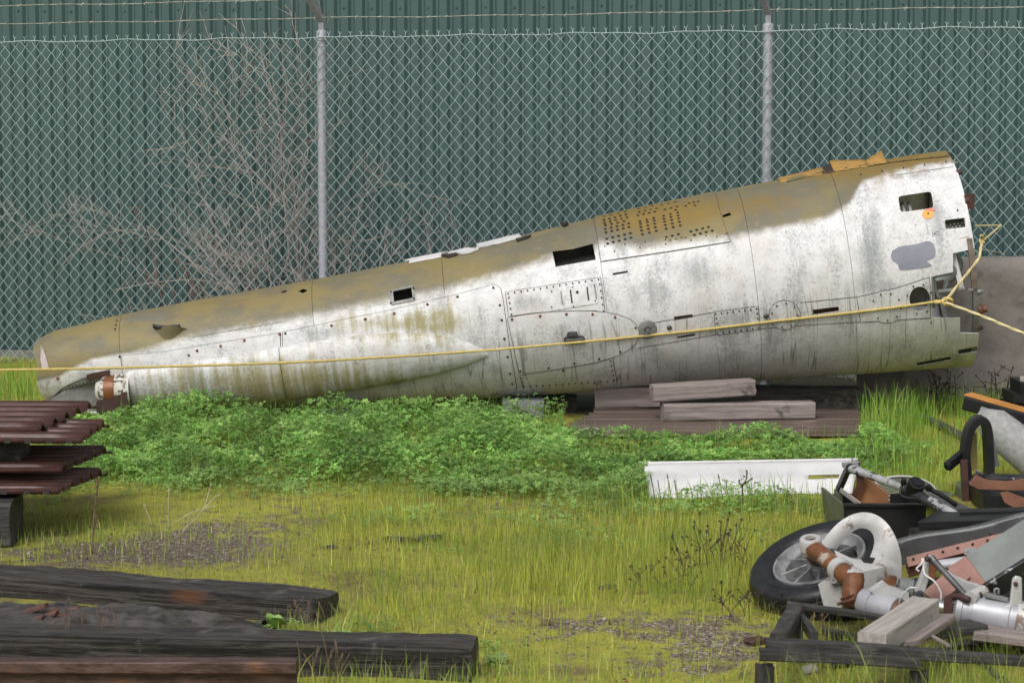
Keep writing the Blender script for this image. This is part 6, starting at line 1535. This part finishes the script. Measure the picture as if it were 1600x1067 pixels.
# ---- foreground long grass in front of the frame and round the sleeper ends
def d_front(x, y, px, py):
    d = .75 * sstep(px, 1195, 1230) * bl(px, py, px, 1108, 1, 26) * np.clip(.5 + 1.3 * nz(x, y, 4, 31.0), .05, 1) + .14 * bl(px, py, 1520, 1030, 80, 26) + .12 * bl(px, py, 1300, 1040, 60, 26)
    d += .6 * bl(px, py, 560, 1070, 110, 13) + .45 * bl(px, py, 480, 985, 40, 12) + .6 * bl(px, py, 720, 1085, 50, 14) + .35 * bl(px, py, 545, 985, 60, 14) + .35 * bl(px, py, 790, 1060, 40, 30) + .12 * bl(px, py, 1000, 1060, 250, 26)
    d += .35 * bl(px, py, 80, 850, 60, 14) + .25 * bl(px, py, 180, 838, 60, 22) + .12 * bl(px, py, 300, 830, 100, 25)
    d[blocked(px, py, [TIE1, TIE2, TIE3])] = 0; return d
x, y, px, py = scatter(100000, (-2.6, 2.6), (5.9, 9.6), d_front); n = len(x)
h = rng.uniform(.04, .15, n) * np.where((px > 1180) & (py > 1070), rng.uniform(1.0, 2.1, n), .85); h *= np.where(py < 900, .7, 1)
cc_ = colmix(n, (0.274, 0.400, 0.053), (0.378, 0.462, 0.106), (0.210, 0.358, 0.042), (0.462, 0.462, 0.148))
blades('long_grass', x, y, h, np.abs(rng.normal(0, .35, n)), rng.uniform(.002, .0042, n), cc_, 'long thin green grass by the sleepers and timber frame', 4)
# ---- gravel
def d_grav(x, y, px, py):
    d = np.clip(gravel_mask(px, py) * 1.2 + .8 * nz(x, y, 5, 41.0), 0.015, 1) * (gravel_mask(px, py) > .12); d[blocked(px, py, [TIE1, TIE2, PLAT])] = 0; return d
x, y, px, py = scatter(22000, (-3.2, 3.2), (6.2, 12.0), d_grav)
xt, yt_ = G(250, 955).x, G(250, 955).y
n = len(x); s = rng.uniform(.002, .0055, n) * (1 + 1.2 * (rng.random(n) < .05))
oct_ = np.array([(1, 0, 0), (-1, 0, 0), (0, 1, 0), (0, -1, 0), (0, 0, 1), (0, 0, -1)], float); of = np.array([(0, 2, 4), (2, 1, 4), (1, 3, 4), (3, 0, 4), (2, 0, 5), (1, 2, 5), (3, 1, 5), (0, 3, 5)])
z0 = np.array([gz(i, j) for i, j in zip(x, y)])
V = oct_[None] * rng.uniform(.6, 1.3, (n, 6, 1)) * s[:, None, None] * np.array((1, 1, .7)); V = V + np.stack([x, y, z0 + s * .35], 1)[:, None]
t_ = rng.random((n, 1)); c = np.array((.10, .08, .065)) * (1 - t_) + np.array((.24, .20, .17)) * t_; w_ = rng.random(n) < .07; c[w_] = (.45, .42, .39); w_ = rng.random(n) < .05; c[w_] = (.26, .11, .06)
o = fast_mesh('gravel', V.reshape(-1, 3), (of[None] + (np.arange(n) * 6)[:, None, None]).reshape(-1, 3), MT['gravel'], np.repeat(c, 6, 0)); tag(o, 'fine brown and white gravel on the bare ground', 'gravel', None, 'stuff')
# pebbles on the rotten sleeper
n = 170; u_ = rng.beta(3, 3, n) * .72 + .12; v_ = rng.uniform(.15, .8, n); P = np.array([rot_pt(a, b) for a, b in zip(u_, v_)]); s = rng.uniform(.003, .0085, n)
V = oct_[None] * rng.uniform(.6, 1.3, (n, 6, 1)) * s[:, None, None] + (P + np.array((0, 0, .004)))[:, None]
t_ = rng.random((n, 1)); c = np.array((.07, .055, .045)) * (1 - t_) + np.array((.25, .21, .18)) * t_; w_ = rng.random(n) < .10; c[w_] = (.6, .56, .5); w_ = rng.random(n) < .12; c[w_] = (.26, .11, .05)
o = fast_mesh('pebbles', V.reshape(-1, 3), (of[None] + (np.arange(n) * 6)[:, None, None]).reshape(-1, 3), MT['gravel'], np.repeat(c, 6, 0)); tag(o, 'small pebbles strewn on the rotted sleeper', 'pebbles', None, 'stuff')
# dead leaves and litter on the ground
def d_lit(x, y, px, py):
    d = np.clip(.3 + nz(x, y, 2, 51.0), 0, 1) * sstep(py, 760, 830); d[blocked(px, py, [TIE1, TIE2, TIE3])] = 0; return d
x, y, px, py = scatter(16000, (-3, 3), (6.2, 11.5), d_lit); n = len(x)
blades('litter', x, y, rng.uniform(.008, .035, n), rng.uniform(.8, 2.2, n), rng.uniform(.003, .009, n), colmix(n, (.13, .075, .045), (.20, .13, .08), (.08, .05, .035), (.30, .22, .13)), 'brown dead leaf litter on the moss', 3)['category'] = 'leaf litter'
# ---- single weeds
def weed(name, label, base, paths, r, m, heads=None, cat='weed', headm=None, group=None):
    root = thing(name, label, cat, base, group); mb = MB()
    for P in paths: mb.tube(crv(P, 4) if len(P) > 2 else P, r, 5)
    o = mb.build('stalk', m, root, True)
    if len(paths) > 1: o['kind'] = 'stuff'
    if heads:
        mb = MB(); R = random.Random(len(label))
        for (p, s) in heads:
            for q in range(6):
                d = Vector((R.gauss(0, 1), R.gauss(0, 1), R.gauss(0, 1))).normalized(); mb.timber(p - d * s * .2, p + d * s, s * .5, s * .35, 2, .001, .3, q)
        mb.build('seed_heads', headm or m, root)['kind'] = 'stuff'
    return root
Y1 = G(145, 862).y
weed('dead_dock', 'single dark brown dead stalk standing beside the rusty sheets', G(145, 862), [[W(144, 864, Y1), W(146, 820, Y1), W(150, 780, Y1), W(155, 745, Y1)]], .0035, 'dead_stalk', [(W(150 + .1 * k, 752 + 9 * k, Y1), .009) for k in range(9)])
Y2 = G(262, 838).y
weed('dry_weed', 'pale dry weed with forked straw coloured stalks on the moss', G(290, 838), [[W(262, 838, Y2), W(263, 800, Y2), W(264, 766, Y2)], [W(268, 820, Y2), W(300, 800, Y2 - .02), W(335, 790, Y2)], [W(285, 828, Y2), W(308, 808, Y2), W(330, 782, Y2), W(342, 772, Y2)], [W(318, 800, Y2), W(326, 770, Y2), W(330, 756, Y2)], [W(238, 822, Y2), W(230, 800, Y2), W(226, 790, Y2)], [W(275, 840, Y2), W(290, 825, Y2), W(296, 805, Y2)]], .0017, 'dry_stalk', [(W(264, 765, Y2), .009), (W(226, 790, Y2), .006), (W(330, 757, Y2), .006), (W(342, 773, Y2), .006), (W(335, 790, Y2), .005)])
Y3 = G(1160, 800).y
weed('dead_seed_head', 'small black dead seed head standing in front of the white panel', G(1160, 800), [[W(1158, 800, Y3), W(1160, 775, Y3), W(1160, 756, Y3)], [W(1160, 760, Y3), W(1166, 748, Y3), W(1167, 736, Y3)], [W(1160, 762, Y3), W(1155, 752, Y3)], [W(1161, 757, Y3), W(1174, 748, Y3)]], .0028, 'dark_stalk', [(W(1167, 737, Y3), .008), (W(1163, 744, Y3), .007), (W(1155, 751, Y3), .007), (W(1175, 748, Y3), .006), (W(1160, 757, Y3), .008)])
for k, (x0, lab) in enumerate(((1020, 'thin dark dead stem leaning in front of the white panel near its cut end'), (1046, 'pair of thin dark dead stems in front of the white panel'), (1126, 'thin dark seed spike in front of the white panel, left of the slot'))):
    Yk = G(x0, 785).y; weed('dry_flower_spike', lab, G(x0, 785), [[W(x0 + 4, 785, Yk), W(x0, 760, Yk), W(x0 - 4, 740, Yk)], [W(x0 + 14, 785, Yk), W(x0 + 10, 765, Yk), W(x0 + 8, 750, Yk)]], .0022, 'dark_stalk', [(W(x0 - 3, 745, Yk), .005), (W(x0 + 8, 752, Yk), .005)])
# dark dead weeds beside the wheel
R = random.Random(12)
for (cx, cy, n_, hgt, lab) in ((1110, 900, 24, 110, 'tangled dark dead weed in the fine grass left of the wheel'), (1030, 925, 14, 50, 'low dark dead weed between the wood chip and the wheel'), (1185, 965, 16, 50, 'dark dead weed at the foot of the tyre'), (1000, 985, 0, 0, '')):
    if not n_: continue
    Yc = G(cx, cy).y; paths = []; heads = []
    for k in range(n_):
        x0 = cx + R.uniform(-60, 60); y0 = cy + R.uniform(-12, 10); Yq = G(x0, y0).y; h_ = hgt * R.uniform(.4, 1.0); dx = R.uniform(-30, 30)
        p = [W(x0, y0, Yq), W(x0 + dx * .3, y0 - h_ * .5, Yq), W(x0 + dx, y0 - h_, Yq)]; paths.append(p)
        q = p[1]; paths.append([q, q + Vector((R.uniform(-.05, .05), R.uniform(-.03, .03), R.uniform(.01, .05)))]); heads.append((p[2], .007)); heads.append((paths[-1][1], .005))
    weed('dead_weed', lab, Vector((G(cx, cy).x, Yc, 0)), paths, .0012, 'dark_stalk', heads)
# brown dead stalks between the sleepers
R = random.Random(5)
for (cx, cy, n_, h_, lab) in ((130, 1030, 12, 95, 'brown dead stalks standing between sleeper and rail'), (505, 1068, 9, 110, 'reddish dead stalks at the end of the rusty rail'), (480, 975, 7, 55, 'short brown stalks at the end of the far sleeper'), (1255, 990, 6, 40, 'thin brown stalks by the corner of the timber frame')):
    paths = []; heads = []
    for k in range(n_):
        x0 = cx + R.uniform(-70, 70) * (1 if cx < 400 else .45); y0 = cy + R.uniform(-4, 6); Yq = G(x0, y0).y; hk = h_ * R.uniform(.45, 1); dx = R.uniform(-25, 25)
        p = [W(x0, y0 + 4, Yq), W(x0 + dx * .4, y0 - hk * .5, Yq), W(x0 + dx, y0 - hk, Yq)]; paths.append(p)
        if k % 2: heads += [(p[2] + (p[1] - p[2]) * t, .005) for t in (0, .12, .24, .36)]
    weed('dead_stalks', lab, G(cx, cy), paths, .0016, 'dead_stalk', heads)
# wiry plants against the concrete wall
R = random.Random(9)
for (cx, cy, lab) in ((1478, 640, 'dark wiry dead plant against the concrete wall below the hull'), (1545, 635, 'thin wiry plant against the concrete wall beside the black crate')):
    Yw = 13.6; paths = []; heads = []
    b_ = G(cx, cy); 
    for k in range(9):
        x0 = cx + R.uniform(-26, 26); top = R.uniform(575, 605); dx = R.uniform(-14, 14)
        p = [W(x0, 640, Yw), W(x0 + dx * .2, 622, Yw), W(x0 + dx, top, Yw)]; paths.append(p)
        for q in range(3):
            a = p[1] + (p[2] - p[1]) * R.random(); e = a + Vector((R.uniform(-.07, .07), R.uniform(-.04, .02), R.uniform(-.01, .06))); paths.append([a, e]); heads.append((e, .008))
    weed('wiry_plant', lab, Vector((b_.x, Yw, 0)), paths, .0022, 'dark_stalk', heads)
mb = MB(); R = random.Random(2)
for k in range(7):
    c_ = W(1565 + R.uniform(-15, 40), 420 + R.uniform(-18, 10), 13.9); mb.tube([c_ + Vector((.12 * math.cos(t + k) * (1 + .2 * k / 7), .03 * math.sin(t), .05 * math.sin(t * 1.0 + k * .5))) for t in np.linspace(0, 2.6, 16)], .0016, 4)
single(mb, 'dry_creeper', 'dry_stalk', 'loose curls of dry creeper hanging over the concrete wall top', 'creeper')
# broad-leaved plants
def leafy(label, px, py, n, L, wdt, col, name='broadleaf_plant', seed=0, upk=1.0):
    R = random.Random(seed); b = G(px, py); root = thing(name, label, 'plant', b); m = mat(name + '_green', col, tuple(c * .75 for c in col), 20, .5, 0, .1)
    for k in range(n):
        a = 2 * math.pi * k / n + R.uniform(-.4, .4); el = R.uniform(.5, 1.25) * upk; l = L * R.uniform(.6, 1.1); d = Vector((math.cos(a) * math.cos(el), math.sin(a) * math.cos(el), math.sin(el))); sd = Vector((-math.sin(a), math.cos(a), 0))
        def lf(u, v): w_ = wdt * math.sin(math.pi * min(1, u * .93 + .05)) ** .8; return b + d * (l * u) + Vector((0, 0, -.25 * l * u * u)) + sd * ((v - .5) * w_) + Vector((0, 0, abs(v - .5) * w_ * .4))
        mb = MB(); mb.grid(lf, 6, 2); mb.build('leaf', m, root, True)
leafy('broad bright green dock leaves under the middle of the hull', 692, 662, 7, .13, .045, (0.196, 0.294, 0.063), seed=1)
leafy('broad green leaves at the corner of the brown platform', 892, 690, 8, .13, .06, (0.154, 0.266, 0.049), seed=2, upk=.7)
leafy('lobed fresh green plant between the two long sleepers', 432, 985, 12, .085, .035, (0.182, 0.308, 0.070), seed=3)
leafy('small green rosette inside the timber frame', 1330, 1010, 8, .07, .03, (0.154, 0.266, 0.049), seed=4, upk=.7)
leafy('small grey green rosette beside the end of the long sleeper', 775, 1035, 9, .06, .028, (0.196, 0.280, 0.112), seed=5, upk=.6)
